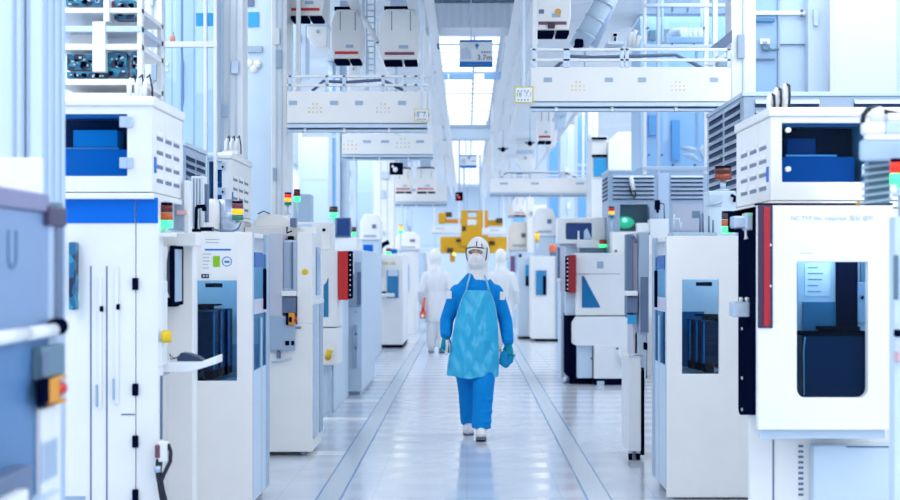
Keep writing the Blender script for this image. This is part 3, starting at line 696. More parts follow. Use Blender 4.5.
# things behind that screen
Y = 13.45
t = thing('storage_cabinet', 'pale blue cabinet behind the left glazed screen', 'cabinet', (wx(185, Y), Y+.4, 0))
B(wx(150, Y), wx(216, Y), Y, Y+.3, 0, 3.9).build('body', PALE, t, .01)
for px in (172, 194): B(wx(px, Y)-.004, wx(px, Y)+.004, Y-.003, Y, .1, 3.8).build('door_joint', GREY, t)
for py in (64, 70): MB().tube([(wx(167, Y), Y-.02, wz(py, Y)), (wx(167, Y), Y, wz(py, Y))], .016, 12).build('knob', WHITE, t)
B(wx(182, Y), wx(183.5, Y), Y-.02, Y, wz(104, Y), wz(60, Y)).build('pull_rod', BLUE, t)
Y = 15.5
t = thing('side_cabinet', 'pale cabinet with blue doors between the two white columns at the upper left', 'cabinet', (wx(257, Y), Y+.4, 0))
B(wx(238, Y), wx(274, Y), Y, Y+.5, 0, 4.1).build('body', PALE, t, .01)
PB(248, 12, 259, 27, Y-.01, .02).build('blue_label', SKY, t); PB(247, 46, 262, 52, Y-.03, .04).build('handle_bar', GREY, t)
for k in range(3): MB().ball((wx(250+4*k, Y), Y-.01, wz(64+5*(k % 2), Y)), .04, .03).build('white_roll', WHITE, t)
PB(246, -6, 254, 6, Y-.02, .03).build('dark_vent', SLATE, t)

# ------------------------------------------------------------------ second left loader (grey column unit, yellow dot) E
Y0, Y1 = 12.4, 13.2
def loaderE():
    xe = -1.2
    t = thing('wafer_loader', 'white loader with a round yellow dot and a grey control column, left of the aisle', 'wafer loader', (-1.6, 13.1, 0))
    B(-1.77, xe, Y0, Y1, wz(452, Y0), wz(324, Y0)).build('lower_housing', WARM, t, .006)
    B(-1.77, xe, Y0+.35, Y1, wz(324, Y0), wz(226, Y0)).build('upper_housing', WARM, t, .006)
    B(wx(297, Y0), xe, Y0, Y0+.35, wz(324, Y0), wz(232, Y0)).build('front_panel', WARM, t, .006)
    B(wx(270, Y0), wx(283, Y0), Y0-.03, Y0+.3, wz(352, Y0), wz(233, Y0)).build('grey_column', mat('lilac_grey_enamel', (196, 200, 218)), t, .006)
    B(wx(270, Y0), wx(296, Y0), Y0-.05, Y0-.03, wz(350, Y0), wz(316, Y0)).build('control_panel', GREY, t, .004)
    B(wx(283, Y0), wx(297, Y0), Y0+.02, Y0+.3, wz(295, Y0), wz(240, Y0)).build('window_bay', ALU, t, .004)
    B(wx(284.5, Y0), wx(291, Y0), Y0+.01, Y0+.02, wz(288, Y0), wz(242, Y0)).build('bay_glass', GREY, t)
    B(wx(291.5, Y0), wx(293, Y0), Y0-.004, Y0+.02, wz(289, Y0), wz(242, Y0)).build('dark_seam', SLATE, t)
    B(wx(282, Y0), wx(297, Y0), Y0-.06, Y0+.02, wz(296, Y0), wz(291, Y0)).build('shelf', WHITE, t, .004)
    B(wx(283, Y0), wx(296, Y0), Y0-.04, Y0+.02, wz(313, Y0), wz(297, Y0)).build('grey_module', SLATE, t, .004)
    MB().tube([(wx(305, Y0), Y0-.006, wz(272, Y0)), (wx(305, Y0), Y0, wz(272, Y0))], .024, 24).build('yellow_dot', YEL, t)
    B(wx(293, Y0), wx(301, Y0), Y0-.006, Y0+.004, wz(328.8, Y0), wz(326.6, Y0)).build('blue_print', INK, t)
    for a, b in ((286, 290), (292, 295)): B(wx(a, Y0), wx(b, Y0), Y0-.06, Y0-.05, wz(345, Y0), wz(340.5, Y0)).build('black_switch', NAVY, t, .003)
    B(wx(277, Y0), wx(281, Y0), Y0-.03, Y0-.001, wz(358, Y0), wz(349, Y0)).build('hose_joint', SLATE, t, .004)
    MB().tube([(wx(272, Y0), Y0-.03, wz(362, Y0)), (wx(282, Y0), Y0-.03, wz(361, Y0)), (wx(292, Y0), Y0-.02, wz(358, Y0))], .008, 8).build('pipe', ALU, t)
    for a, b, m in ((Y0+.05, Y0+.28, ALU), (Y0+.32, Y0+.44, PALE), (Y0+.55, Y0+.8, GREY)):
        B(xe-.001, xe+.012, a, b, wz(440, Y0), wz(305, Y0)).build('side_post', m, t, .003)
    B(xe, xe+.01, Y0+.3, Y0+.6, 1.24, 1.62).build('side_glass', mat('steel_blue_glass', (110, 150, 200), .1), t, .002)
    B(xe, xe+.02, Y0+.2, Y1, 1.17, 1.2).build('side_rail', WHITE, t, .003)
    for x in (-1.7, xe-.08):
        for y in (Y0+.08, Y1-.1): MB().tube([(x, y, 0), (x, y, wz(452, Y0))], .02, 12).build('levelling_foot', GREY, t)
loaderE()
Yc = Y0-.07
t = thing('emergency_stop', 'orange emergency stop box on the grey control column of the second left loader', 'emergency stop', (wx(292, Yc), Yc, wz(325, Yc)))
B(wx(286, Yc), wx(288.5, Yc), Yc-.01, Yc+.02, wz(325, Yc), wz(313, Yc)).build('back_plate', NAVY, t, .003)
B(wx(288.5, Yc), wx(294.5, Yc), Yc-.01, Yc+.02, wz(325, Yc), wz(313, Yc)).build('housing', ORANGE, t, .004)
MB().tube([(wx(294.5, Yc), Yc+.005, wz(319.5, Yc)), (wx(297, Yc), Yc+.005, wz(319.5, Yc))], .018, 14).build('red_button', RED, t)
B(wx(289, Yc), wx(292, Yc), Yc-.014, Yc-.01, wz(322, Yc), wz(317, Yc)).build('label_dark', NAVY, t)
# white hoods and boxes on top of it
ZE = wz(226, Y0)
Y = 12.8
t = thing('machine_hood', 'white sloping machine hood on the second left loader', 'machine hood', (wx(270, Y), Y+.2, ZE))
MB().prism([(wx(254, Y), ZE), (wx(254, Y), wz(220, Y)), (wx(262, Y), wz(214, Y)), (wx(282, Y), wz(215, Y)), (wx(291, Y), wz(221, Y)), (wx(291, Y), ZE)], 'y', Y, Y+.4).build('cover', WARM, t, .008)
MB().tube([(wx(258, Y), Y-.01, wz(214, Y)), (wx(264, Y), Y-.01, wz(211, Y)), (wx(270, Y), Y-.005, wz(214, Y))], .006, 8).build('grab_handle', SLATE, t)
t = thing('pump_module', 'grey blue box with black valves beside the white hood on the left', 'pump', (wx(293, Y), Y-.1, ZE))
Yp = Y-.15
B(wx(290, Yp), wx(296, Yp), Yp, Yp+.1, ZE, wz(218, Yp)).build('body', SLATE, t, .004)
B(wx(288, Yp), wx(293, Yp), Yp-.02, Yp+.08, wz(241, Yp), wz(236, Yp)).build('valve', NAVY, t, .004)
MB().tube([(wx(287, Yp), Yp, ZE), (wx(287, Yp), Yp, wz(233, Yp)), (wx(292, Yp), Yp, wz(231, Yp))], .007, 8).build('pipe', NAVY, t)
Y = 15.58
ZG = wz(250, 15.5)
t = thing('white_cabinet', 'white top box with a black knob on the tool with the slanted window', 'cabinet', (wx(310, Y), Y+.2, ZG))
B(wx(294, Y), wx(331, Y), Y, Y+.5, ZG, wz(222, Y)).build('body', WARM, t, .012)
PB(296, 224, 312, 234, Y-.01, .02).build('vent_panel', PALE, t, .004); PB(296, 236, 313, 250, Y-.02, .03).build('front_box', WHITE, t, .004)
MB().tube([(wx(324, Y), Y-.015, wz(230, Y)), (wx(324, Y), Y, wz(230, Y))], .016, 14).build('black_knob', NAVY, t)
stack_light(288, 194, 205.5, 13.0, 7, [RL, AL, GL0], 'signal tower with red and amber lit above the white hood, nearer of the pair', wz(214.6, 13.0))
stack_light(297, 190.5, 202, 15.7, 6.5, [RL0, ('green_lens', LENS_G)], 'signal tower with a pale green lit lens, farther of the pair on the left', wz(222, 15.58))
t = thing('grey_duct_box', 'grey blue square duct behind the pair of signal towers on the left', 'duct', (wx(304, 17.4), 17.5, 0))
PB(293, 194, 310, 222, 17.4, .4).build('duct', GREY, t, .006); B(wx(296, 17.4), wx(307, 17.4), 17.45, 17.75, 0, wz(222, 17.4)).build('stand', ALU, t)

# ------------------------------------------------------------------ third left tool G with the slanted window, red box
Y = 15.5
xe = wx(338, Y)
t = thing('process_tool', 'white overhanging tool with a slanted blue window and yellow pull handle on the left', 'semiconductor tool', (-1.6, 16, 0))
mb = MB(); mb.box(-1.75, xe, Y, Y+.6, wz(327, Y), wz(250, Y)); mb.box(-1.75, xe, Y, Y+.6, wz(365, Y), wz(328, Y)); mb.build('cover', WARM, t, .008)
B(-1.65, xe-.14, Y+.06, Y+.5, .0, wz(365, Y)).build('pedestal', PALE, t, .005)
B(xe-.11, xe-.075, Y+.1, Y+.15, .0, wz(365, Y)).build('leg', ALU, t, .004)
MB().prism([(wx(323.5, Y), wz(317, Y)), (wx(323.5, Y), wz(285, Y)), (wx(326, Y), wz(283, Y)), (wx(328.5, Y), wz(277, Y)), (wx(328.5, Y), wz(317, Y))], 'y', Y-.004, Y+.002).build('window_pane', mat('deep_teal_window', (40, 130, 176), .08), t)
MB().tube([(wx(330, Y), Y-.02, wz(350, Y)), (wx(328, Y), Y-.02, wz(357, Y))], [.03, .024], 12).build('yellow_handle', YEL, t)
MB().tube([(wx(328, Y), Y-.03, wz(357.5, Y)), (wx(328, Y), Y-.001, wz(357.5, Y))], .028, 16).build('handle_boss', ORANGE, t)
B(-1.75, xe-.09, Y+.6, 18.1, 0, wz(252, Y)).build('rear_body', PALE, t, .008)
Y = 15.46
x0, x1 = wx(338.5, Y), wx(348, Y)
t = thing('mounted_red_box', 'red box with a dark studded edge on the left side of the aisle', 'wall box', ((x0+x1)/2, Y, wz(300, Y)))
B(x0, x1, Y, Y+.3, wz(300, Y), wz(251, Y)).build('red_front', RED, t, .006)
B(x1, x1+.028, Y+.01, Y+.3, wz(299, Y), wz(251, Y)).build('dark_edge', NAVY, t, .004)
mb = MB()
for k in range(9): z = wz(255+5*k, Y); mb.box(x1+.016, x1+.025, Y-.002, Y+.012, z-.007, z+.007)
mb.build('stud', WHITE, t)
Y = 18.2
t = thing('process_tool', 'pale tool with a grey recess directly behind the red box, left of the aisle', 'semiconductor tool', (wx(345, Y)-.3, Y+.5, 0))
B(-2.4, wx(362, Y), Y, 20.8, .04, wz(250, Y)).build('body', PALE, t, .008); B(-2.3, wx(360, Y), Y+.05, 20.7, 0, .04).build('plinth', GREY, t)
PB(342, 262, 361, 307, Y-.02, .03).build('grey_recess', GREY, t, .006)
PB(357, 272, 361, 305, Y-.03, .02).build('dark_strip', SLATE, t)
PB(350, 253, 354, 274, Y-.06, .05).build('white_display', WHITE, t, .006)
for py in (312, 334, 348): MB().tube([(wx(356, Y), Y-.02, wz(py, Y)), (wx(356, Y), Y, wz(py, Y))], .014, 10).build('knob', GREY, t)
PB(353, 325, 357, 368, Y-.02, .02).build('vertical_duct', GREY, t)
# ------------------------------------------------------------------ RIGHT: nearest tool with the window door
def right_tool():
    y0 = 8.3
    t = thing('process_tool', 'tall white tool with a dark blue window box on top, nearest on the right', 'semiconductor tool', (2.1, y0+.5, 0))
    # window spans photo columns 782..868
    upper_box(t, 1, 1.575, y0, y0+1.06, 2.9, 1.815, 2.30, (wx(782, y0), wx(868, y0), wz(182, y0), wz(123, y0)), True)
    B(1.47, 2.9, y0+.02, y0+.07, .08, 1.775).build('front_frame', WARM, t, .004); B(1.71, 2.9, y0+.07, y0+1.0, .08, 1.775).build('lower_cabinet', WARM, t, .004)
    B(1.74, 2.8, y0+.08, y0+.95, 0, .08).build('plinth', GREY, t)
    x = wx(774, y0); B(x-.004, x+.004, y0+.016, y0+.022, .1, wz(440, y0)).build('groove', SLATE, t)
    mb = MB()
    for k in range(10): z = wz(446.5+5.4*k, y0); mb.box(wx(799, y0), wx(804, y0), y0+.014, y0+.022, z-.006, z+.006)
    mb.build('vent', SLATE, t)
    xi = wx(810, y0)
    MB().box(xi, 2.9, y0-.09, y0+.02, .1, wz(443, y0)).build('front_locker', PALE, t, .012)
    B(wx(842, y0), wx(884, y0), y0-.094, y0-.088, wz(445.5, y0), wz(444, y0)).build('panel_joint', SLATE, t)
    B(wx(893.5, y0), wx(896, y0), y0-.11, y0-.085, wz(490, y0), wz(470, y0)).build('pull_handle', NAVY, t, .003)
    # black plate facing the aisle
    xs = 1.45
    MB().prism([(8.06, .724), (8.06, 1.775), (8.56, 1.775), (8.56, .72), (8.545, .695), (8.51, .683)], 'x', xs, xs+.02).build('black_side_plate', NAVY, t, .004)
    for z in (1.145, .885, .72): MB().tube([(xs-.006, 8.42, z), (xs+.001, 8.42, z)], .008, 10).build('screw', WHITE, t)
    B(xs, xs+.4, 8.08, 8.9, 1.66, 1.775).build('black_head', NAVY, t, .006)
    return t
right_tool()
# the door
y0 = 7.95
xd0, xd1 = wx(758, y0), wx(893, y0)
t = thing('tool_door', 'big white door with a rounded window over a black carrier, right side', 'tool door', ((xd0+xd1)/2, y0+.05, wz(430, y0)))
hx0, hx1, hz0, hz1 = wx(797, y0), wx(868, y0), wz(398, y0), wz(262, y0)
MB().ring(xd0, xd1, y0, y0+.06, wz(430, y0), wz(205, y0), hx0, hx1, hz0, hz1).build('door_leaf', WARM, t, .006)
mb = MB(); r = .045                                   # rounded lower corners of the window
for cx, sx in ((hx0, 1), (hx1, -1)):
    pts = [(cx, hz0)] + [(cx+sx*(r-r*math.sin(a)), hz0+r-r*math.cos(a)) for a in [PI/2*k/8 for k in range(9)]]
    mb.prism(pts, 'y', y0+.002, y0+.058)
mb.build('corner_fillet', WARM, t)
B(hx0-.01, hx1+.01, y0+.062, y0+.068, hz0-.01, hz1+.01).build('window_pane', G_DARK, t)
B(xd0, xd1, y0+.0, y0+.1, wz(205, y0), wz(203, y0)).build('dark_top_edge', NAVY, t)
B(xd0-.002, wx(772.5, y0), y0-.012, y0, wz(328, y0), wz(205, y0)).build('dark_handle_strip', mat('aubergine_plastic', (52, 36, 74)), t, .004)
B(wx(763, y0), wx(769.5, y0), y0-.018, y0-.012, wz(326, y0), wz(207, y0)).build('red_handle_strip', DRED, t, .003)
for py in (245, 286): MB().tube([(wx(770, y0), y0-.016, wz(py, y0)), (wx(770, y0), y0-.012, wz(py, y0))], .006, 10).build('screw', WHITE, t)
B(hx0, hx1, y0+.075, y0+.095, hz1+.01, hz1+.03).build('inner_fill_light', TFILL, t)  # added emitter hidden behind the door leaf to lift the interior
B(xd0+.02, xd1-.02, y0+.07, y0+.09, wz(440, y0), wz(428, y0)).build('lower_seal', PALE, t, .003)
# faint lettering on the door
tx = text('NC TYP No  required  필요 설비', .030, mat('faint_grey_lettering', (176, 188, 212), .7), t, (wx(832, y0), y0-.001, wz(218.5, y0)))
B(wx(800, y0), wx(813, y0), y0-.001, y0, wz(253.6, y0), wz(252.8, y0)).build('small_print', mat('faint_ink', (176, 188, 212)), t)
# behind the door window
Yi = 8.06
B(wx(797, 8.1), wx(874, 8.1), 8.1, 8.2, wz(252, 8.1), wz(248, 8.1)).build('chamber_fill_light', CFILL, t)  # added emitter above the opening, brightens the carrier and fittings
t2 = thing('wafer_carrier', 'big black carrier behind the rounded window of the right door', 'wafer carrier', (wx(838, 8.1), 8.14, wz(402, 8.05)))
B(wx(803, Yi), wx(872, Yi), Yi, Yi+.20, wz(402, Yi), wz(335, Yi)).build('body', CARR, t2, .012)
B(wx(803, Yi), wx(872, Yi), Yi-.006, Yi+.19, wz(336, Yi), wz(332, Yi)).build('lid', BLACK, t2, .006)
B(wx(822, Yi), wx(862, Yi), Yi+.03, Yi+.15, wz(331, Yi), wz(327, Yi)).build('top_handle', BLACK, t2, .004)
MB().box(wx(834, Yi), wx(850, Yi), Yi+.05, Yi+.13, wz(333, Yi), wz(330, Yi)).build('neck', BLACK, t2)
MB().tube([(wx(804, Yi), Yi-.004, wz(395, Yi)), (wx(803.5, Yi), Yi-.004, wz(350, Yi)), (wx(805, Yi), Yi-.004, wz(337, Yi))], .003, 6).build('edge_strip', ALU, t2)
t3 = thing('chamber_interior', 'grey blue inside fittings seen through the rounded window of the right door', 'tool fittings', (wx(838, 8.1), 8.2, wz(402, 8.05)))
Yb = 8.28
B(wx(797, Yb), wx(874, Yb), 8.27, 8.29, wz(402, Yb), wz(258, Yb)).build('back_board', mat('grey_white_board', (214, 224, 240)), t3)
PB(803, 302, 836, 330, Yb-.03, .02).build('blue_shelf_panel', mat('dull_blue_panel', (60, 120, 160), noise=.1), t3)
PB(837, 258, 858, 330, Yb-.05, .04).build('dark_column', NAVY, t3, .004)
PB(861, 258, 868, 282, Yb-.03, .02).build('teal_plate', TEALG, t3); PB(858, 282, 868, 323, Yb-.06, .05).build('grey_actuator', GREY, t3, .004)
PB(805, 264, 830, 296, Yb-.014, .004).build('paper_sheet', PAPER, t3)
mb = MB()
for k in range(5): mb.pbox(808, 267+6*k, 808+random.uniform(10, 19), 268+6*k, Yb-.016, .002)
mb.build('print', INK, t3)
PB(861, 296, 864, 299, Yb-.066, .006).build('switch', NAVY, t3)
for px in (800, 838): MB().tube([(wx(px, Yb), 8.2, wz(402, Yb)-.02), (wx(px, Yb), 8.2, wz(398, Yb))], .01, 8).build('foot', GREY, t3)
# silver fittings on the black plate
Y = 8.2
t = thing('latch_block', 'silver latch block with three pins on the black side plate', 'latch', (1.43, Y, wz(318, Y)))
B(wx(733, Y), 1.45, Y, Y+.12, wz(317, Y), wz(302, Y)).build('block', ALU, t, .006)
for px in (742, 748, 753): MB().tube([(wx(px, Y), Y+.03, wz(302, Y)), (wx(px, Y), Y+.03, wz(298.5, Y)), (wx(px, Y), Y+.03, wz(297.5, Y))], [.009, .012, .008], 12).build('pin', WHITE, t)
Y = 8.15
t = thing('silver_gripper', 'silver clamp with a painted green glow at the top of the black side plate', 'clamp', (1.42, Y, wz(231, Y)))
B(wx(733, Y), wx(747, Y), Y, Y+.1, wz(228, Y), wz(216, Y)).build('clamp_body', STEEL, t, .008)
B(wx(745, Y), wx(754, Y), Y-.02, Y+.1, wz(230, Y), wz(213, Y)).build('clamp_jaw', ALU, t, .008)
B(wx(746, Y), wx(753, Y), Y-.026, Y-.018, wz(217, Y), wz(213, Y)).build('painted_green_glow', mat('mint_glow_colour', (150, 226, 200)), t, .003)  # green glow on the clamp, put in as mint colour
MB().tube([(wx(746, Y), Y+.02, wz(228, Y)), (wx(746.5, Y), Y+.02, wz(236, Y)), (wx(747, Y), Y+.02, wz(239, Y))], [.006, .006, .012], 10).build('pendant_pin', WHITE, t)
# connectors on top of the right upper box
Y = 8.7
t = thing('cable_connector_block', 'cluster of three tall white connectors with black cables on the right upper box', 'cable connector', (wx(777, Y), Y, 2.30), 'white connectors on the upper boxes')
for px, top in ((769.5, 94), (776, 88), (784.5, 84)):
    MB().tube([(wx(px, Y), Y, 2.30), (wx(px, Y), Y, wz(top+4, Y)), (wx(px+1.5, Y), Y, wz(top, Y))], [.017, .017, .012], 12).build('plug', WHITE, t)
    MB().tube([(wx(px+1.5, Y), Y, wz(top, Y)), (wx(px+4, Y), Y-.02, wz(top+2, Y)), (wx(px+4, Y), Y-.03, wz(top+12, Y)), (wx(px+3, Y), Y-.03, 2.30)], .007, 8).build('cable', CABLE, t)
B(wx(765, Y), wx(790, Y), Y-.05, Y+.06, 2.30, 2.325).build('base_plate', WHITE, t, .004)

# nearest right arm with its connector, louvre and signal tower
Y = 6.0
t = thing('near_cabinet', 'pale cabinet column cut off by the right edge of the frame', 'cabinet', (wx(912, Y), Y+.4, 0))
B(wx(898, Y), wx(960, Y), Y+.05, Y+.13, 0, wz(216, Y)).build('body', PALE, t, .006)
B(wx(896.5, Y), wx(899, Y), Y+.0, Y+.05, wz(300, Y), wz(255, Y)).build('side_handle', TEALG, t, .004)
B(wx(897, Y), wx(903, Y), Y-.01, Y+.05, wz(337, Y), wz(330, Y)).build('dark_latch', NAVY, t, .003); B(wx(897, Y), wx(905, Y), Y-.01, Y+.05, wz(362, Y), wz(352, Y)).build('pink_latch', mat('pinkish_plastic', (214, 180, 196)), t, .003)
B(wx(906, Y), wx(960, Y), Y+.05, Y+.12, wz(216, Y), wz(120, Y)).build('neck', PALE, t, .006)
t = thing('support_arm', 'pale blue horizontal arm reaching in from the right edge above the stack light', 'arm', (wx(900, Y), Y+.1, wz(160, Y)))
B(wx(861.5, Y), wx(960, Y), Y, Y+.045, wz(160.5, Y), wz(140, Y)).build('beam', mat('blue_grey_enamel', (170, 196, 228), .4), t, .01)
B(wx(866, Y), wx(960, Y), Y+.0, Y+.04, wz(140, Y), wz(134, Y)).build('top_tray', WHITE, t, .004)
B(wx(886, Y), wx(960, Y), Y+.0, Y+.05, wz(134, Y), wz(121, Y)).build('upper_grey_frame', ALU, t, .004)
B(wx(888, Y), wx(960, Y), Y+.0, Y+.05, wz(121, Y), wz(113, Y)).build('upper_tray', WHITE, t, .006)
t = thing('cable_connector_block', 'white connector with an arched black cable on the pale arm at the right edge', 'cable connector', (wx(875, Y), Y+.1, wz(134, Y)), 'white connectors on the upper boxes')
B(wx(864, Y), wx(886, Y), Y+.0, Y+.06, wz(134, Y), wz(122, Y)).build('base_block', WHITE, t, .008)
MB().tube([(wx(879, Y), Y+.03, wz(122, Y)), (wx(879, Y), Y+.03, wz(110, Y)), (wx(878, Y), Y+.03, wz(107, Y))], [.026, .026, .018], 16).build('plug', WHITE, t)
MB().tube([(wx(869, Y), Y+.1, wz(121, Y)), (wx(870, Y), Y+.1, wz(113, Y)), (wx(874, Y), Y+.1, wz(107, Y)), (wx(882, Y), Y+.1, wz(105.5, Y)), (wx(892, Y), Y+.1, wz(109, Y)), (wx(915, Y), Y+.1, wz(114, Y))], .010, 10).build('cable', CABLE, t)
Yl = 6.1
t = thing('heat_sink', 'blue grey finned heat sink under the pale arm at the right edge', 'heat sink', (wx(876, Yl), Yl+.2, wz(206, Yl)))
B(wx(868, Yl), wx(890, Yl), Yl, Yl+.06, wz(203, Yl), wz(160.5, Yl)).build('core', TEALG, t, .003)
mb = MB()
for k in range(6):
    z = wz(166+7*k, Yl); mb.prism([(wx(865.5, Yl), z-.010), (wx(865.5, Yl), z-.001), (wx(890.5, Yl), z+.012), (wx(890.5, Yl), z+.003)], 'y', Yl-.02, Yl+.065)
mb.build('fin', GREY, t)
MB().tube([(wx(862.5, Yl), Yl+.05, wz(203, Yl)), (wx(860, Yl), Yl+.05, wz(203, Yl))], .010, 12).build('yellow_cap', ORANGE, t)
MB().tube([(wx(868, Yl), Yl+.05, wz(203, Yl)), (wx(860.5, Yl), Yl+.05, wz(203, Yl))], .005, 8).build('cap_rod', GREY, t)
stack_light(900, 162, 185, 5.95, 20, [RL, GL], 'big blurred red and green signal tower under the pale arm at the right edge', wz(196, 5.95), 'hanging_signal_tower')

# louvred ventilation unit behind it
louvred_unit('louvred_unit', 'long grey louvred unit behind the right window box', 1.90, 4.4, 11.0, 12.65, 1.75, 2.64, (1.99, 2.625, 10), front=True, side=(1.90, -1), fx=((1.98, 2.42), (2.66, 3.4)))
t = thing('louvre_stand', 'pale cabinet base under the long grey louvred unit', 'cabinet', (2.6, 11.8, 0))
B(1.9, 4.4, 11.05, 12.6, 0, 1.75).build('body', PALE, t, .008)
B(1.89, 1.9, 11.3, 12.5, 1.05, 1.6).build('side_panel', WHITE, t, .004)
stack_light(723, 168, 180, 10.7, 17, [('red_lens', mat('brown_red_lens', (90, 36, 30), .25)), ('amber_lens', mat('dim_orange_lens', (150, 66, 30), .25))], 'dark unlit signal tower beside the long grey louvred unit', wz(191, 10.7))
t = thing('signal_bracket', 'pale bracket cabinet beside the black side plate, carrying two signal towers', 'bracket', (wx(722, 10.7), 10.7, 1.67))
B(wx(708, 10.65), wx(735, 10.65), 10.62, 10.85, 1.67, wz(191, 10.65)).build('body', PALE, t, .006)
PB(709, 194, 722, 206, 10.61, .012).build('clear_panel', ALU, t, .003); 
MB().tube([(wx(706, 10.6), 10.6, wz(206, 10.6)), (wx(722, 10.6), 10.6, wz(202, 10.6))], .006, 8).build('rod', STEEL, t)
MB().tube([(wx(731, 10.6), 10.6, wz(195, 10.6)), (wx(735, 10.6), 10.6, wz(197, 10.6)), (wx(734, 10.6), 10.6, wz(202, 10.6))], .010, 8).build('hose', NAVY, t)
stack_light(728, 213, 233, 10.35, 13, [('red_lens', mat('dark_violet_lens', (70, 50, 70), .25)), ('amber_lens', LENS_A0), GL], 'signal tower with a bright green lens left of the black side plate', 1.67)

# ------------------------------------------------------------------ second right tool: loader with a narrow window R2
Y0 = 10.1
R2 = loader(1, Y0, 10.92, 1.262, 2.0, wz(236, Y0), (wx(682, Y0), wx(719, Y0), wz(374, Y0), wz(279, Y0)), 'white wafer loader with a narrow blue window, right of the aisle')
for k, (pl, Yc) in enumerate(((704, 10.28), (697, 10.46), (690, 10.64))):
    x0 = wx(pl, Yc); carrier(x0, x0+.24, Yc, Yc+.13, wz(374, Y0), 1.12, 'black wafer carrier behind the right narrow window, %s from the front' % ['first', 'second', 'third'][k], 1)
t = thing('instrument_tray', 'row of grey instruments with slim posts on top of the right loader', 'instrument', (wx(700, 10.5), 10.5, wz(236, Y0)))
zz = wz(236, Y0)
B(wx(672, 10.5), wx(716, 10.5), 10.45, 10.75, zz, zz+.03).build('tray', GREY, t, .004)
for px, top in ((674, 214), (681, 222), (700, 214), (703, 214), (709, 216), (713, 220)):
    MB().tube([(wx(px, 10.55), 10.55, zz+.03), (wx(px, 10.55), 10.55, wz(top, 10.55))], .006, 8).build('post', SLATE if px > 690 else ALU, t)
MB().tube([(wx(673, 10.5), 10.5, zz+.03), (wx(674, 10.5), 10.5, wz(219, 10.5)), (wx(679, 10.5), 10.5, wz(219, 10.5)), (wx(680, 10.5), 10.5, zz+.03)], .006, 8).build('hoop', ALU, t)

# ------------------------------------------------------------------ third right tool: slim white station R3
Y0 = 12.1
t = thing('control_station', 'slim white control station with a grey post and black castors, right of the aisle', 'control station', (1.35, Y0+.3, 0))
B(wx(628, Y0), wx(641, Y0), Y0, Y0+.5, .07, wz(357, Y0)).build('lower_body', WHITE, t, .006)
for px, py0, py1 in ((641.5, 373, 472),): B(wx(641, Y0), wx(646, Y0), Y0+.1, Y0+.7, .03, wz(368, Y0)).build('black_side', NAVY, t, .004)
B(wx(627, Y0), wx(634, Y0), Y0+.05, Y0+.2, wz(318, Y0), wz(234, Y0)).build('post', SLATE, t, .006)
B(wx(634, Y0), wx(639, Y0), Y0+.1, Y0+.5, wz(357, Y0), wz(234, Y0)).build('white_upright', LILAC, t, .004)
B(wx(639, Y0), wx(649, Y0), Y0, Y0+.6, wz(333, Y0), wz(232, Y0)).build('control_cabinet', GREY, t, .006)
PB(640.5, 277, 648, 332, Y0-.01, .012).build('control_panel', SLATE, t, .003)
PB(626, 291, 638, 296, Y0-.06, .2).build('shelf', WHITE, t, .006); PB(627, 297, 638, 313, Y0-.02, .1).build('grey_module', SLATE, t, .006)
PB(628, 315, 636, 324, Y0-.01, .06).build('blue_card', SKY, t); B(wx(636, Y0), wx(648, Y0), Y0+.1, Y0+.5, wz(372, Y0), wz(333, Y0)).build('middle_body', PALE, t, .004)
PB(645, 343, 647.5, 350, Y0-.01, .12).build('black_switch', NAVY, t, .003)
MB().tube([(wx(629, Y0), Y0-.02, wz(356, Y0)), (wx(636, Y0), Y0-.02, wz(354, Y0)), (wx(643, Y0), Y0-.02, wz(356, Y0))], .008, 8).build('pipe', ALU, t)
MB().tube([(wx(630, Y0), Y0-.03, wz(238, Y0)), (wx(633, Y0), Y0-.03, wz(236, Y0)), (wx(636, Y0), Y0-.03, wz(243, Y0))], .012, 8).build('lever', SLATE, t)
for px in (631, 639):
    c = MB().tube([(wx(px-1.6, Y0), Y0+.06, .035), (wx(px+1.6, Y0), Y0+.06, .035)], .035, 16).build('caster', NAVY, t)
    B(wx(px-1.8, Y0), wx(px+1.8, Y0), Y0+.03, Y0+.09, .05, .075).build('caster_fork', ALU, t)
MB().tube([(wx(643, Y0), Y0+.6, 0), (wx(643, Y0), Y0+.6, .03)], .02, 10).build('foot', NAVY, t)

# ------------------------------------------------------------------ fourth right tool with the triangle window and red bar R4
Y0 = 19.7
t = thing('process_tool', 'white tool with a triangular blue window and a bulky lower front, right of the aisle', 'semiconductor tool', (1.8, Y0+.6, 0))
B(wx(577, Y0), 2.3, Y0+.2, Y0+1.5, wz(316, Y0), wz(253, Y0)).build('upper_housing', WARM, t, .01)
MB().prism([(wx(583, Y0), wz(308, Y0)), (wx(583, Y0), wz(276, Y0)), (wx(585, Y0), wz(276, Y0)), (wx(601.5, Y0), wz(307, Y0)), (wx(601, Y0), wz(308, Y0))], 'y', Y0+.19, Y0+.206).build('window_pane', mat('deep_blue_pane', (24, 116, 176), .08), t)
B(wx(575, Y0), wx(590, Y0), Y0+.195, Y0+.205, wz(274.4, Y0), wz(273.8, Y0)).build('seam', INK, t)
B(wx(590, Y0), wx(622, Y0), Y0+.196, Y0+.204, wz(274.2, Y0), wz(273.7, Y0)).build('seam', INK, t)
PB(597, 261.5, 603.5, 268.5, Y0+.194, .01).build('grey_sticker', GREY, t)
B(wx(571, Y0), 2.25, Y0+.3, Y0+1.5, .06, wz(316, Y0)).build('black_frame', NAVY, t, .006)
MB().prism([(wx(573, Y0), wz(344, Y0)), (wx(573, Y0), wz(323, Y0)), (wx(577, Y0), wz(317, Y0)), (2.2, wz(317, Y0)), (2.2, wz(346, Y0)), (wx(577, Y0), wz(346, Y0))], 'y', Y0+.02, Y0+.3).build('bulged_front', WHITE, t, .008)
B(wx(578, Y0), wx(593, Y0), Y0+.1, Y0+.3, .06+.02, wz(346, Y0)).build('lower_door', PALE, t, .006)
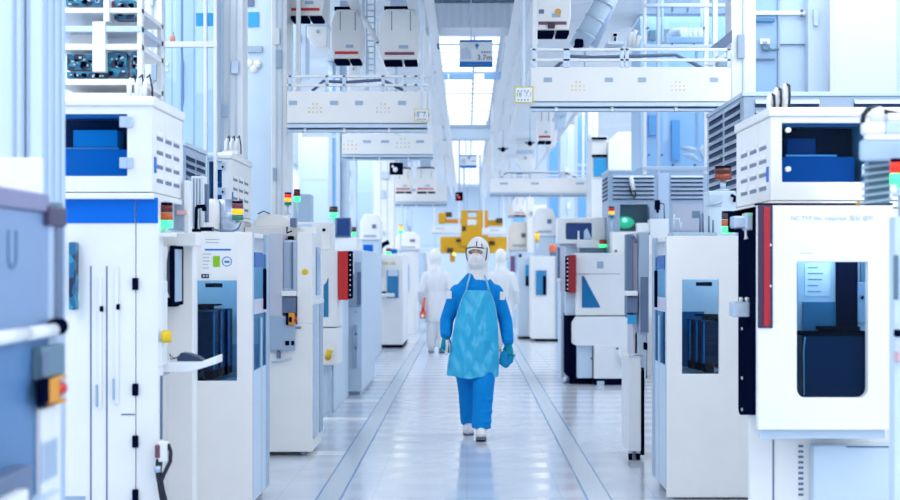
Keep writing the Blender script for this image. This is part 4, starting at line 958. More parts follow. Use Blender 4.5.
B(wx(594, Y0), 2.2, Y0, Y0+.3, .08, wz(345, Y0)).build('lower_box', WHITE, t, .01)
B(wx(595, Y0), 2.15, Y0+.05, Y0+.3, .0, .08).build('black_plinth', NAVY, t, .004); B(wx(571, Y0), wx(594, Y0), Y0+.2, Y0+.4, 0, .07).build('black_plinth', NAVY, t, .004)
MB().tube([(wx(592, Y0), Y0+.09, wz(359, Y0)), (wx(592, Y0), Y0+.1, wz(359, Y0))], .014, 10).build('knob', SLATE, t)
B(wx(597, Y0), wx(604, Y0), Y0-.02, Y0+.0, wz(388, Y0), wz(381, Y0)).build('foot_plate', ALU, t, .004)
MB().tube([(wx(618, Y0), Y0-.05, wz(349, Y0)), (wx(620, Y0), Y0-.05, wz(356, Y0)), (wx(623, Y0), Y0-.05, wz(363, Y0))], .028, 10).build('lever', WHITE, t); MB().tube([(wx(616.5, Y0), Y0-.05, wz(349.5, Y0)), (wx(618, Y0), Y0-.05, wz(348, Y0))], .022, 10).build('lever_tip', SLATE, t)
MB().tube([(wx(568, Y0), Y0+.3, .04), (wx(565, Y0), Y0+.3, .06)], .05, 12).build('floor_bracket', ALU, t)
B(wx(566, Y0), wx(572, Y0), Y0+.3, Y0+.45, 0, .05).build('floor_bracket', SLATE, t)
Y = 19.75
t = thing('mounted_red_box', 'dark red bar shaped box on the right side of the aisle', 'wall box', (wx(570, Y), Y, wz(294, Y)))
PB(568.5, 255, 576, 293, Y, .3).build('red_front', mat('dark_red_enamel', (156, 10, 34)), t, .006); PB(566.5, 256, 568.5, 292, Y+.02, .3).build('dark_edge', NAVY, t, .004)
mb = MB()
for k in range(8): mb.pbox(567, 258+4.3*k, 568, 259.6+4.3*k, Y+.008, .02)
mb.build('stud', WHITE, t)
B(wx(567, Y), wx(577.5, Y), Y+.3, Y+.5, wz(316, Y), wz(253.5, Y)).build('mounting_plate', PALE, t)
t = thing('grey_side_column', 'slim lilac column left of the dark red bar on the right', 'column', (wx(562, 21.25), 21.7, 0))
PB(560, 247, 566, 291, 21.25, .3).build('upper', LILAC, t, .006); PB(557.8, 247, 560, 278, 21.25, .3).build('dark_edge', SLATE, t, .004)
B(wx(561, 21.25), wx(565.5, 21.25), 21.255, 21.5, 0, wz(291, 21.25)).build('lower', PALE, t, .006); PB(557.5, 279, 561, 281.5, 21.23, .1).build('bracket', WHITE, t)
# fifth right tool
Y0 = 31
t = thing('process_tool', 'white tool with a narrow blue window and a black foot line, fifth on the right', 'semiconductor tool', (1.55, Y0+.6, 0))
B(wx(531, Y0), wx(558, Y0), Y0, Y0+2, .05, wz(256, Y0)).build('body', WARM, t, .01)
B(wx(520, Y0), wx(531, Y0), Y0+1.0, Y0+2, .05, wz(257, Y0)).build('side_body', PALE, t, .01)
B(wx(536.5, Y0), wx(559, Y0), Y0+.02, Y0+1.9, .0, .05).build('black_foot', NAVY, t); B(wx(521, Y0), wx(535, Y0), Y0+1.1, Y0+1.9, 0, .05).build('black_foot', NAVY, t)
PB(536, 270.5, 546.5, 295, Y0-.03, .03).build('window_pane', mat('mid_blue_pane', (60, 140, 196), .08, noise=.3, nscale=3), t); PB(543, 276, 546.3, 295, Y0-.04, .012).build('window_shade', NAVY, t)
PB(525.5, 265, 529, 286, Y0+.97, .03).build('slit_window', SKY, t); PB(525.7, 276, 528.6, 286, Y0+.96, .02).build('slit_shade', NAVY, t)
PB(555.5, 256, 558, 338, Y0-.02, .03).build('edge_post', GREY, t)
# far right tools
Y0 = 38
t = thing('process_tool', 'pale far tool behind the right hand white worker', 'semiconductor tool', (1.4, Y0+1, 0))
B(wx(514, Y0), 2.6, Y0, Y0+3, 0, wz(252, Y0)).build('body', PALE, t, .01); PB(510.5, 256, 515, 272, Y0-.1, .1).build('purple_screen', mat('plum_panel', (110, 84, 130)), t, .004); PB(519, 254, 521.5, 274, Y0-.04, .05).build('black_column', NAVY, t)
Y0 = 46
t = thing('process_tool', 'farthest pale tool at the right end of the aisle', 'semiconductor tool', (1.4, Y0+1, 0))
B(1.2, 2.6, Y0, Y0+3, 0, 2.0).build('body', PALE, t, .01); B(1.19, 1.2, Y0+.4, Y0+1.2, .9, 1.7).build('window_pane', SKY, t)
# ------------------------------------------------------------------ RIGHT, middle height: louvred unit with the green glow, white monitor housing
Y0 = 21.7
t = louvred_unit('louvred_unit', 'pair of grey louvred cabinets with a green lamp glowing in the left window, right side', wx(608, Y0), wx(710, Y0), Y0, Y0+.95, wz(202, Y0), wz(172, Y0), (wz(200, Y0), wz(175, Y0), 6), front=True, side=(wx(608, Y0), -1), lower=False, fx=((wx(613, Y0), wx(654, Y0)), (wx(671, Y0), wx(703, Y0))))
hx = (wx(620, Y0), wx(648, Y0), wz(231, Y0), wz(204.5, Y0))
xl, xr = wx(608, Y0), wx(710, Y0)
MB().ring(xl, wx(668, Y0), Y0, Y0+.05, .9, wz(202, Y0), *hx).build('window_frame', GREY, t, .004)
B(wx(668, Y0), xr, Y0, Y0+.9, .0, wz(202, Y0)).build('right_cabinet', GREY, t, .005)
mb = MB(); mb.box(xl, xl+.03, Y0+.05, Y0+.9, .9, wz(202, Y0)); mb.box(xl, wx(668, Y0), Y0+.86, Y0+.9, .9, wz(202, Y0)); mb.box(xl, wx(668, Y0), Y0, Y0+.9, 0, .9); mb.build('lower_cabinet', GREY, t)
PB(621, 206, 647, 231, Y0+.4, .02).build('back_wall', mat('grey_chamber_wall', (140, 154, 178)), t)
MB().ball((wx(627, Y0), Y0+.28, wz(222, Y0)), .13, .08, .085).build('green_lamp', mat('mint_glow', (60, 236, 170), .3, emit=.55, noise=0), t)
MB().ball((wx(626, Y0), Y0+.18, wz(219.5, Y0)), .04, .03, .03).build('lamp_core', mat('bright_mint', (190, 255, 222), .3, emit=1.2, noise=0), t)
PB(620.5, 205, 647.5, 230.5, Y0+.02, .005).build('window_glass', G_CLEAR, t)
PB(692, 211, 700, 218, Y0-.01, .012).build('teal_display', TEALG, t, .003); PB(672, 204, 702, 231, Y0-.004, .006).build('door_panel', mat('lilac_grey_door', (176, 184, 206)), t, .003)
PB(658, 172, 669, 225, Y0-.015, .02).build('centre_post', ALU, t, .004)
MB().tube([(wx(647, Y0), Y0-.03, wz(205, Y0)), (wx(648.5, Y0), Y0-.03, wz(208, Y0)), (wx(648.5, Y0), Y0-.03, wz(222, Y0))], .012, 8).build('hose', SLATE, t)
for px in (702.5, 709): MB().tube([(wx(px, Y0), Y0-.04, wz(213, Y0)), (wx(px, Y0), Y0-.05, wz(222, Y0)), (wx(px+1, Y0), Y0-.04, wz(231, Y0))], .014, 8).build('hanging_tool', SLATE, t)
stack_light(611.5, 207.5, 218, 21.42, 6, [('red_lens', RED), AL, ('green_lens', TEAL)], 'small signal tower with amber lit beside the window with the green glow', wz(232, 21.25))
t = thing('white_instrument_box', 'white stepped boxes in front of the grey louvred cabinets on the right', 'instrument', (wx(650, 21.25), 21.4, 0))
Yb = 21.25
B(wx(612, Yb), wx(645, Yb), Yb, Yb+.35, 0, wz(232, Yb)).build('base_cabinet', WARM, t, .008)
B(wx(645, Yb), wx(738, Yb), Yb, Yb+.35, 0, wz(235, Yb)).build('base_cabinet', WARM, t, .008)
PB(650, 219, 669, 235, Yb+.02, .3).build('tall_box', WHITE, t, .008); PB(637, 223, 650, 233, Yb+.05, .2).build('small_box', WHITE, t, .008)
PB(627, 236, 632, 246, Yb-.03, .04).build('dark_clip', SLATE, t, .004); PB(637, 232, 649, 235, Yb-.02, .06).build('grey_lid', GREY, t, .004)
PB(615, 250, 617, 252, Yb-.01, .02).build('black_mark', NAVY, t)
t = thing('mounted_camera', 'black camera on a grey post between the two louvred cabinets', 'camera', (wx(658, 21.45), 21.45, wz(219, 21.25)))
MB().tube([(wx(656, 21.45), 21.45, wz(219.5, 21.25)), (wx(657, 21.45), 21.45, wz(206, 21.45))], .012, 8).build('post', ALU, t)
B(wx(654.5, 21.45), wx(660, 21.45), 21.41, 21.456, wz(210, 21.45), wz(200, 21.45)).build('body', NAVY, t, .01); B(wx(656, 21.45), wx(659, 21.45), 21.43, 21.454, wz(213, 21.45), wz(210, 21.45)).build('lens', BLACK, t, .006)
MB().tube([(wx(660, 21.45), 21.45, wz(203, 21.45)), (wx(664, 21.45), 21.45, wz(204, 21.45)), (wx(664.5, 21.45), 21.45, wz(219, 21.45))], .008, 8).build('cable', CABLE, t)
t = thing('cable_connector_block', 'white connector hanging on the louvres above the green glow', 'cable connector', (wx(633, 21.62), 21.64, wz(196, 21.62)), 'white connectors on the upper boxes')
MB().tube([(wx(631, 21.62), 21.64, wz(176, 21.62)), (wx(633.5, 21.62), 21.64, wz(190, 21.62))], [.028, .03], 10).build('plug', WHITE, t)
MB().tube([(wx(630, 21.62), 21.64, wz(186, 21.62)), (wx(631, 21.62), 21.62, wz(193, 21.62)), (wx(634, 21.62), 21.62, wz(198, 21.62)), (wx(636, 21.62), 21.62, wz(196, 21.62)), (wx(635, 21.62), 21.64, wz(190, 21.62))], .012, 8).build('cable', CABLE, t)

Y0 = 22.0
t = thing('monitor_housing', 'white housing with a navy screen above the triangle window tool, right side', 'monitor', (wx(581, Y0), Y0+.3, 0))
mb = MB(); mb.ring(wx(557.5, Y0), wx(606, Y0), Y0, Y0+.5, wz(244, Y0), wz(217.5, Y0), wx(566, Y0), wx(592, Y0), wz(239.5, Y0), wz(223, Y0)); mb.build('housing', WARM, t, .02)
B(wx(566, Y0), wx(592, Y0), Y0+.03, Y0+.1, wz(239.5, Y0), wz(223, Y0)).build('screen', SCREEN, t)
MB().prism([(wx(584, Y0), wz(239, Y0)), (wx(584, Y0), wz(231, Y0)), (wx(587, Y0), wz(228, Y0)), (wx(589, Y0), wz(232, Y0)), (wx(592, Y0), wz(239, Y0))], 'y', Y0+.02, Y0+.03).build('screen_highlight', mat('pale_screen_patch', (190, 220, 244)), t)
B(wx(560, Y0), wx(604, Y0), Y0+.1, Y0+.5, 0, wz(244, Y0)).build('stand', PALE, t, .01)
MB().tube([(wx(578, Y0), Y0-.1, wz(252, Y0)), (wx(578, Y0), Y0-.1, wz(231, Y0))], .012, 8).build('aerial', WHITE, t)
PB(577, 240, 600, 248, Y0-.12, .1).build('front_tray', WHITE, t, .01); PB(578, 248, 605, 252, Y0-.1, .1).build('tray_edge', TEALG, t, .004)
stack_light(603, 240.5, 247.5, Y0-.15, 7, [('red_lens', RED), GL], 'small signal tower with a green lens at the corner of the white monitor housing', wz(248, Y0))
# cabinets farther down on the right
Y0 = 25
t = thing('white_cabinet', 'tall white cabinet with dark slots behind the monitor housing, right side', 'cabinet', (wx(617, Y0), Y0+.6, 0))
MB().prism([(wx(608, Y0), 0), (wx(608, Y0), wz(142, Y0)), (wx(618, Y0), wz(132, Y0)), (wx(641, Y0), wz(132, Y0)), (wx(641, Y0), 0)], 'y', Y0, Y0+1.2).build('body', WARM, t, .01)
B(wx(592, Y0), wx(608, Y0), Y0+.1, Y0+1, 0, wz(136, Y0)).build('side_body', WHITE, t, .01)
for py in (137, 154.5): PB(592, py, 607, py+2.4, Y0+.05, .06).build('dark_slot', NAVY, t, .004)
PB(594, 158, 607, 176, Y0+.06, .06).build('blue_window', SKY, t, .004)

# ------------------------------------------------------------------ right: columns, glazed screens and wall panels
column(731, 756, 13.0, .3, 'broad white column at the right end of the overhead bridge', WHITE, 1)
Y = 13.4
t = thing('glazed_screen', 'blue glazed screen with a white cross bar right of the broad column', 'glass screen', (wx(782, Y), Y, 0))
for px in (754.5, 779): B(wx(px-1, Y), wx(px+1, Y), Y, Y+.05, 0, H_CEIL).build('mullion', WHITE if px < 770 else GREY, t, .003)
B(wx(755, Y), wx(808, Y), Y-.01, Y+.05, wz(15, Y), wz(11, Y)).build('cross_bar', WHITE, t, .003)
B(wx(755, Y), wx(779, Y), Y+.03, Y+.04, 0.1, H_CEIL).build('blue_glass', mat('blue_back_panel', (150, 192, 234), .2), t)
B(wx(779, Y), wx(810, Y), Y+.03, Y+.04, 0.1, H_CEIL).build('pale_panel', mat('pale_blue_back_panel', (190, 216, 244), .3), t)
for py in (11, 16): MB().tube([(wx(801.5, Y), Y-.02, wz(py, Y)), (wx(801.5, Y), Y, wz(py, Y))], .012, 10).build('knob', SLATE, t)
PB(756, 18, 775, 21.5, Y-.02, .05).build('blue_bar', mat('mid_blue_bar', (70, 140, 190)), t, .003)
PB(760, 38.5, 770, 44, Y-.01, .04).build('white_plate', WHITE, t, .003); PB(763, 41, 767.5, 43.5, Y-.016, .01).build('plate_print', GREY, t)
MB().tube([(wx(762.5, Y), Y-.02, wz(46, Y)), (wx(763, Y), Y-.03, wz(50, Y)), (wx(767, Y), Y-.03, wz(50.5, Y)), (wx(768, Y), Y-.02, wz(47, Y))], .016, 8).build('hook', TEALG, t); MB().tube([(wx(767, Y), Y-.03, wz(49, Y)), (wx(772, Y), Y-.03, wz(50.5, Y)), (wx(778, Y), Y-.03, wz(49.5, Y))], .012, 8).build('latch_rod', TEALG, t)
PB(755, 58.5, 775, 59.8, Y-.01, .03).build('rail', TEALG, t); PB(781, 43.8, 808, 44.4, Y+.0, .03).build('joint', INK, t)
column(808, 830, 13.3, .4, 'pale blue shaded column left of the blank white wall panel', PALE, 0)
t = thing('wall_panel', 'blank white wall panel at the upper right', 'wall panel', (wx(866, 13), 13.1, 0))
B(wx(830, 13), wx(897, 13), 13, 13.1, 0, H_CEIL).build('panel', mat('off_white_panel', (212, 222, 234), .45), t, .006); B(wx(834, 13)-.003, wx(834, 13)+.003, 12.997, 13, 0.1, H_CEIL).build('joint', PALE, t); B(wx(897.5, 13), wx(1000, 13), 13.05, 13.15, 0, H_CEIL).build('second_panel', PALE, t, .006)
Y = 16.2
t = thing('hanging_glazed_screen', 'blue glazed upper screen behind the right overhead bridge', 'glass screen', (wx(690, Y), Y, 2.4))
for px, w_ in ((645, 1.6), (658.5, 1.4), (706.5, 2.2), (738, 1.6)): B(wx(px-w_, Y), wx(px+w_, Y), Y, Y+.06, 2.4, H_CEIL).build('mullion', WHITE if px != 658.5 else ALU, t, .004)
for py in (5, 46, 168): B(wx(644, Y), wx(738, Y), Y-.01, Y+.06, wz(py+2, Y), wz(py-1.5, Y)).build('rail', ALU, t, .004)
B(wx(645, Y), wx(738, Y), Y+.03, Y+.04, 2.45, H_CEIL).build('glass', G_CLEAR, t)
for px, py in ((649, 155), (662, 155), (673, 165), (695, 165), (648, 28), (672, 44), (694, 44), (704, 28)): MB().tube([(wx(px, Y), Y-.015, wz(py, Y)), (wx(px, Y), Y+.03, wz(py, Y))], .012, 8).build('fixing', SLATE, t)
for px in (672.5, 688): PB(px-.8, 7, px+.8, 11.5, Y-.02, .03).build('hanger', TEALG, t)
t = thing('hanging_hose', 'white curved hoses behind the glazed partition at the upper right', 'hose', (wx(685, 17), 17, wz(46, 17)))
for k in range(4):
    Yh = 16.7+.1*k
    MB().tube([(wx(666+3*k, Yh), Yh, wz(40, Yh)), (wx(672+3*k, Yh), Yh, wz(31, Yh)), (wx(679+2.4*k, Yh), Yh, wz(30, Yh)), (wx(683+2*k, Yh), Yh, wz(42, Yh))], .03, 10).build('hose', WHITE, t)
for px in (690, 695, 700): MB().tube([(wx(px, 16.8), 16.8, wz(44, 16.8)), (wx(px, 16.8), 16.8, wz(28, 16.8))], .026, 10).build('hose', WHITE, t)
B(wx(662, 17), wx(706, 17), 16.6, 17.2, wz(48, 17), wz(42, 17)).build('tray', ALU, t, .005)
for px in (664, 704): B(wx(px-1, 17), wx(px+1, 17), 17.1, 17.18, wz(42, 17), H_CEIL).build('hanger', ALU, t)
t = thing('hanging_pipe', 'white curved bracket pipes low behind the glazed partition', 'pipe', (wx(692, 16.9), 16.9, 2.4))
for a in (((681, 148), (689, 149), (697, 150)), ((684, 155), (692, 156), (700, 162)), ((703, 158), (700, 150), (704, 145))):
    MB().tube([(wx(px, 16.7), 16.7, wz(py, 16.7)) for px, py in a], [.02, .03, .014], 10).build('pipe', WHITE, t)
B(wx(696, 16.7), wx(699, 16.7), 16.75, 16.8, wz(146, 16.7), wz(48, 17)).build('hanger', ALU, t)
t = thing('hanging_plenum', 'large pale blue plenum box seen through the right glazed upper screen', 'plenum', (3, 19, 2.6))
B(wx(640, 18.6), wx(745, 18.6), 18.6, 19.6, wz(168, 18.6), H_CEIL).build('body', mat('light_blue_enamel', (172, 208, 243), .4), t, .01)
PB(672, 120, 680, 160, 18.55, .05).build('blue_panel', mat('azure_panel', (110, 176, 232)), t); PB(649, 115, 659, 135, 18.55, .05).build('blue_panel', mat('azure_panel', (110, 176, 232)), t); PB(649, 30, 656, 40, 18.55, .05).build('dark_box', TEALG, t, .004); PB(664, 29, 672, 41, 18.55, .05).build('dark_box', TEALG, t, .004)

# ------------------------------------------------------------------ OVERHEAD: bridges
def bridge(px0, px1, Y, py0, py1, label, rails=None, posts=(), dots=(), slots=(), under=True, d=.5):
    x0, x1 = wx(px0, Y), wx(px1, Y); zt, zb = wz(py0, Y), wz(py1, Y)
    t = thing('overhead_bridge', label, 'overhead bridge', ((x0+x1)/2, Y+d/2, zb), 'white transport bridges over the tools')
    h = zt-zb
    B(x0, x1, Y, Y+.03, zb+h*.22, zt).build('face_plate', WARM, t, .004)
    B(x0, x1, Y+.03, Y+d, zb+h*.18, zb+h*.24).build('deck', PALE, t, .004)
    if under:
        B(x0, x1, Y-.02, Y+.05, zb+h*.10, zb+h*.19).build('lower_flange', ALU, t, .004); B(x0, x1, Y+.02, Y+.10, zb, zb+h*.07).build('cable_tray', ALU, t, .004)
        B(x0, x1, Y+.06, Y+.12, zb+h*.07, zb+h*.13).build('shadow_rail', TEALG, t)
        for a in (.12, .4, .72): B(x0+(x1-x0)*a, x0+(x1-x0)*a+.02, Y+.0, Y+.06, zb, zb+h*.2).build('tray_bracket', WHITE, t)
    for px in slots:
        B(wx(px-4, Y), wx(px+4, Y), Y-.006, Y, zb+h*.66, zb+h*.76).build('maker_plate', GREY, t, .002)
    mb = MB(); k = 0
    for px, py in dots:
        for dx in (-6, -2, 2, 6):
            for dy in (-4, 0, 4):
                if abs(dx) == 6 and dy == -4: continue
                mb.mi = random.choice((0, 0, 1, 2)); r_ = .62
                mb.pbox(px+dx-r_, py+dy-r_, px+dx+r_, py+dy+r_, Y-.003, .003); k += 1
    if k: mb.build('dot_stickers', [YEL, mat('peach_dot', (240, 200, 170)), LILAC], t)
    else: mb.bm.free()
    if rails:
        zr = wz(rails, Y)
        for zz in (zr, zt+(zr-zt)*.45):
            B(x0, x1, Y, Y+.035, zz-.022, zz).build('hand_rail', WHITE, t, .004)
        for px in posts:
            B(wx(px, Y)-.015, wx(px, Y)+.015, Y, Y+.035, zt-.01, zr).build('rail_post', ALU, t, .003)
        B(x0, x1, Y+d-.05, Y+d, zt-.1, zt+(zr-zt)*.3).build('back_plate', PALE, t, .004)
        MB().tube([(x0+.2, Y+.2, zt+.02), (x0+.3, Y+.2, zt+.11), (x0+.5, Y+.2, zt+.10), (x1-.4, Y+.2, zt+.12), (x1-.2, Y+.2, zt+.02)], .014, 8).build('cable_run', SLATE, t)
    for xx in (x0+.05, x1-.05):
        B(xx-.02, xx+.02, Y+d-.04, Y+d, zb+h*.2, H_CEIL).build('hanger', WHITE, t, .003)
    return t
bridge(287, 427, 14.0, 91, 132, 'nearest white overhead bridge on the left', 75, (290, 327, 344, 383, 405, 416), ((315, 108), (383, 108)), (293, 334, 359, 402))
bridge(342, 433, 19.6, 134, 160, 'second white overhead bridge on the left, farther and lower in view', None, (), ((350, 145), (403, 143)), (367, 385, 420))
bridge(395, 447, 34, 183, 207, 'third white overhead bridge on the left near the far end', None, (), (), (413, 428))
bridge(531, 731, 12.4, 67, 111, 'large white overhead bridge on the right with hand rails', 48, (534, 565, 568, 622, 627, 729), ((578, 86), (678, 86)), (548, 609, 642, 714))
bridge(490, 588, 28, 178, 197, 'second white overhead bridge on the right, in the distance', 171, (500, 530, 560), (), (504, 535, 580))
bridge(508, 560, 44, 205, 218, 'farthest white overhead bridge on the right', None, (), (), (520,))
# sloping stay of the right bridge
t = thing('stay_brace', 'dark sloping brace at the right end of the right overhead bridge', 'brace', (wx(722, 12.5), 12.5, wz(67, 12.5)))
MB().prism([(wx(704, 12.6), wz(66, 12.6)), (wx(729, 12.6), wz(51, 12.6)), (wx(731, 12.6), wz(54, 12.6)), (wx(709, 12.6), wz(67, 12.6))], 'y', 12.5, 12.56).build('stay', WHITE, t)
MB().prism([(wx(711, 12.6), wz(47, 12.6)), (wx(732, 12.6), wz(30, 12.6)), (wx(732, 12.6), wz(42, 12.6)), (wx(726, 12.6), wz(47, 12.6))], 'y', 12.6, 12.65).build('gusset', SLATE, t)
B(wx(717, 12.6), wx(728, 12.6), 12.6, 12.7, wz(66, 12.6), wz(56, 12.6)).build('punched_plate', GREY, t, .003)
# placards hung on the bridge ends
def placard(px0, py0, px1, py1, Y, label, faint):
    t = thing('placard', label, 'placard', (wx((px0+px1)/2, Y), Y, wz(py1, Y)), 'yellow edged placards at the bridge ends')
    PB(px0, py0, px1, py1, Y, .012).build('yellow_border', mat('olive_yellow_edge', (206, 196, 60) if not faint else (226, 214, 160)), t)
    PB(px0+1.1, py0+1.1, px1-1.1, py1-1.1, Y-.003, .005).build('white_face', PAPER, t)
    text('18  7.1', .045*Y/12, INK, t, (wx((px0+px1)/2, Y), Y-.004, wz((py0+py1)/2, Y)))
    mb = MB()
    for yy in (.24, .78):
        for k in range(4): a = px0+3+k*(px1-px0-6)/4; mb.pbox(a, py0+(py1-py0)*yy, a+1.6, py0+(py1-py0)*yy+1, Y-.005, .003)
    mb.build('small_print', INK, t)
    B(wx((px0+px1)/2, Y)-.01, wx((px0+px1)/2, Y)+.01, Y+.012, Y+.03, wz(py1, Y), 3.9).build('hanger', ALU, t)
placard(514.5, 86.5, 533.5, 103, 12.2, 'yellow edged white placard at the left end of the right bridge', False)
placard(414, 108.5, 429.5, 121.5, 13.8, 'pale yellow edged placard at the right end of the left bridge', True)

# ------------------------------------------------------------------ overhead hoist vehicles
def hoist(px0, px1, pybar, Y, label, round_=False, redw=None, zr=3.92, red=RED):
    x0, x1 = wx(px0, Y), wx(px1, Y); zb = wz(pybar, Y); w = x1-x0; xm = (x0+x1)/2
    t = thing('rail_hoist', label, 'overhead hoist', (xm, Y+.25, zb), 'white hoist vehicles hanging from the rails')
    hgt = .50
    mb = MB(); mb.prism([(x0, zb+.14), (x0+.02, zb+.03), (x1-.02, zb+.03), (x1, zb+.14), (x1, zb+hgt-.12), (x1-.05, zb+hgt), (x0+.05, zb+hgt), (x0, zb+hgt-.12)], 'y', Y, Y+.5); mb.build('shell', WARM, t, .012)
    B(x0+w*.12, x1-w*.12, Y-.012, Y+.004, zb+.075, zb+.10).build('red_bumper', red, t, .004)
    B(x0+w*.1, x0+w*.55, Y-.004, Y+.3, zb, zb+.028).build('black_skid', NAVY, t, .003); B(x0+w*.62, x1-w*.05, Y-.004, Y+.3, zb, zb+.028).build('black_skid', NAVY, t, .003)
    B(xm-w*.02, xm+w*.22, Y-.004, Y+.003, zb+.135, zb+.165).build('maker_plate', GREY, t, .002)
    for xx in (xm-w*.2, xm+w*.28): B(xx-.004, xx+.004, Y-.003, Y+.002, zb+.3, zb+hgt-.02).build('seam', INK, t)
    B(x0+w*.1, x1-w*.1, Y+.02, Y+.45, zb+hgt, zb+hgt+.03).build('dark_collar', NAVY, t, .003)
    B(xm-w*.25, xm+w*.25, Y+.1, Y+.4, zb+hgt+.03, max(zr, zb+hgt+.1)).build('trolley', STEEL, t, .006)
    return t
hoist(287, 324, 19, 14.6, 'white hoist vehicle with a red bumper at the top left, beside the white column')
hoist(331, 362, 62, 15.2, 'white hoist vehicle with a red bumper above the left bridge, middle of three')
hoist(380, 419, 63, 14.8, 'white hoist vehicle with a plum bumper above the left bridge, nearest the aisle', red=mat('plum_bumper', (130, 60, 90)))
t = hoist(534, 571, 34, 12.9, 'white hoist vehicle with a tan disc and dark handle, top right of the aisle', red=mat('brown_bumper', (110, 70, 86)))
Y = 12.9
MB().tube([(wx(558, Y), Y-.01, wz(12, Y)), (wx(558, Y), Y+.004, wz(12, Y))], .026, 20).build('orange_disc', mat('tan_disc', (214, 160, 80)), t); PB(539, 9.5, 544, 13.5, Y-.008, .012).build('dark_plate', SLATE, t); PB(548, 22, 555, 28, Y-.03, .04).build('dark_handle', mat('plum_handle', (60, 34, 60)), t, .005)
hoist(394, 412, 193, 33, 'distant white hoist vehicle left of the aisle, outer of a pair')
hoist(415, 436, 193, 32.6, 'distant white hoist vehicle left of the aisle, inner of a pair')
hoist(537, 552, 143, 22, 'small white hoist vehicle hanging left of the blue panels at mid distance')
hoist(513, 526, 216, 42, 'farthest white hoist vehicle, right of the yellow hoist')
# rails along the aisle
def rail(x, z, label, w=.05, y0=9, y1=58):
    t = thing('overhead_rail', label, 'overhead rail', (x, y0, z), 'hoist rails along the aisle')
    B(x-w/2, x+w/2, y0, y1, z, z+.09).build('rail', WHITE, t, .004)
    B(x-w*.9, x+w*.9, y0, y1, z-.015, z).build('flange', WHITE, t, .003)
    for k in range(int((y1-y0)/6)):
        yy = y0+4+6*k; B(x-.012, x+.012, yy, yy+.03, z+.09, H_CEIL).build('hanger', WHITE, t)
    return t
for x, z, lab in ((-.50, 3.86, 'overhead rail along the left edge of the luminous ceiling, inner of two'), (-.34, 3.86, 'overhead rail nearest the aisle centre on the left'),
               (.47, 3.86, 'overhead rail nearest the aisle centre on the right'), (.62, 3.86, 'overhead rail along the right edge of the luminous ceiling, outer of two'),
               (-1.06, 3.92, 'outer overhead rail carrying the left hoist vehicles'), (.84, 3.98, 'outer overhead rail carrying the right hoist vehicle')):
    rail(x, z, lab)
t = thing('ceiling_sensor_bar', 'row of pale blue boxes under the luminous ceiling just beyond the 3.7m sign', 'sensor bar', (0, 23.6, 4.3))
Y = 23.6
B(wx(434, Y), wx(508, Y), Y, Y+.05, wz(73.5, Y), wz(71.5, Y)).build('bar', ALU, t)
for a, b in ((437, 448), (449, 474), (484, 506)): PB(a, 73, b, 79, Y-.04, .08).build('blue_box', mat('pale_azure_box', (150, 196, 238), .3), t, .01)
for px in (436, 506): B(wx(px, Y)-.01, wx(px, Y)+.01, Y, Y+.03, wz(72, Y), H_CEIL).build('hanger', ALU, t)
# thin vertical rods between rails
t = thing('cable_ladder', 'pale cable ladder running up beside the inner left hoist vehicle', 'cable ladder', (wx(372, 15.6), 15.6, wz(78, 15.6)))
B(wx(366, 15.6), wx(367.4, 15.6), 15.6, 15.64, wz(80, 15.6), H_CEIL).build('stringer', ALU, t); B(wx(374, 15.6), wx(375.4, 15.6), 15.6, 15.64, wz(80, 15.6), H_CEIL).build('stringer', ALU, t)
for k in range(17): PB(366, -20+6*k, 375, -18.8+6*k, 15.61, .02).build('rung', ALU, t)
t = thing('stay_rod', 'white sloping rod between the two left hoist vehicles nearest the aisle', 'rod', (wx(372, 15), 15, wz(42, 15)))
MB().tube([(wx(363, 15), 15, wz(16, 15)), (wx(377, 15), 15, wz(42, 15))], .022, 10).build('rod', WHITE, t); MB().tube([(wx(374, 15), 15, wz(37, 15)), (wx(378, 15), 15, wz(43, 15))], .014, 8).build('dark_end', SLATE, t)
B(wx(361.5, 15), wx(364.5, 15), 15.02, 15.06, wz(20, 15), H_CEIL).build('hanger', ALU, t)
t = thing('duct', 'pale ribbed cross duct below the ceiling over the aisle', 'duct', (0, 17.3, 4.0))
B(wx(425, 17), wx(514, 17), 17, 17.6, 4.0, 4.27).build('duct', mat('lilac_grey_duct', (222, 230, 244), .4), t, .01)
mb = MB()
for k in range(11): mb.box(wx(428+8*k, 17), wx(430+8*k, 17), 16.985, 17, 4.01, 4.26)
mb.build('rib', ALU, t)
B(wx(423, 17), wx(516, 17), 16.97, 17.63, 4.27, 4.33).build('top_flange', TEALG, t, .004)
for px in (430, 508): B(wx(px, 17), wx(px+2, 17), 17.2, 17.3, 4.33, H_CEIL).build('hanger', ALU, t)
for px, ya_ in ((440, 17.0),): MB().tube([(wx(436, 17), 17.1, 4.0), (wx(438, 17), 17.1, 3.8), (wx(439, 17), 17.1, wz(48, 17))], .01, 8).build('hanging_cable', SLATE, t)
# far cross ducts
for Y, z, lab in ((32, 4.0, 'second cross duct over the aisle, far away'),):
    t = thing('duct', lab, 'duct', (0, Y, z)); B(-.5, .5, Y, Y+.5, z, z+.22).build('duct', PALE, t, .01); B(-.52, .52, Y-.02, Y+.52, z+.22, z+.27).build('top_flange', GREY, t)
    for e in (-.4, .4): B(e-.02, e+.02, Y+.2, Y+.24, z+.27, H_CEIL).build('hanger', ALU, t)
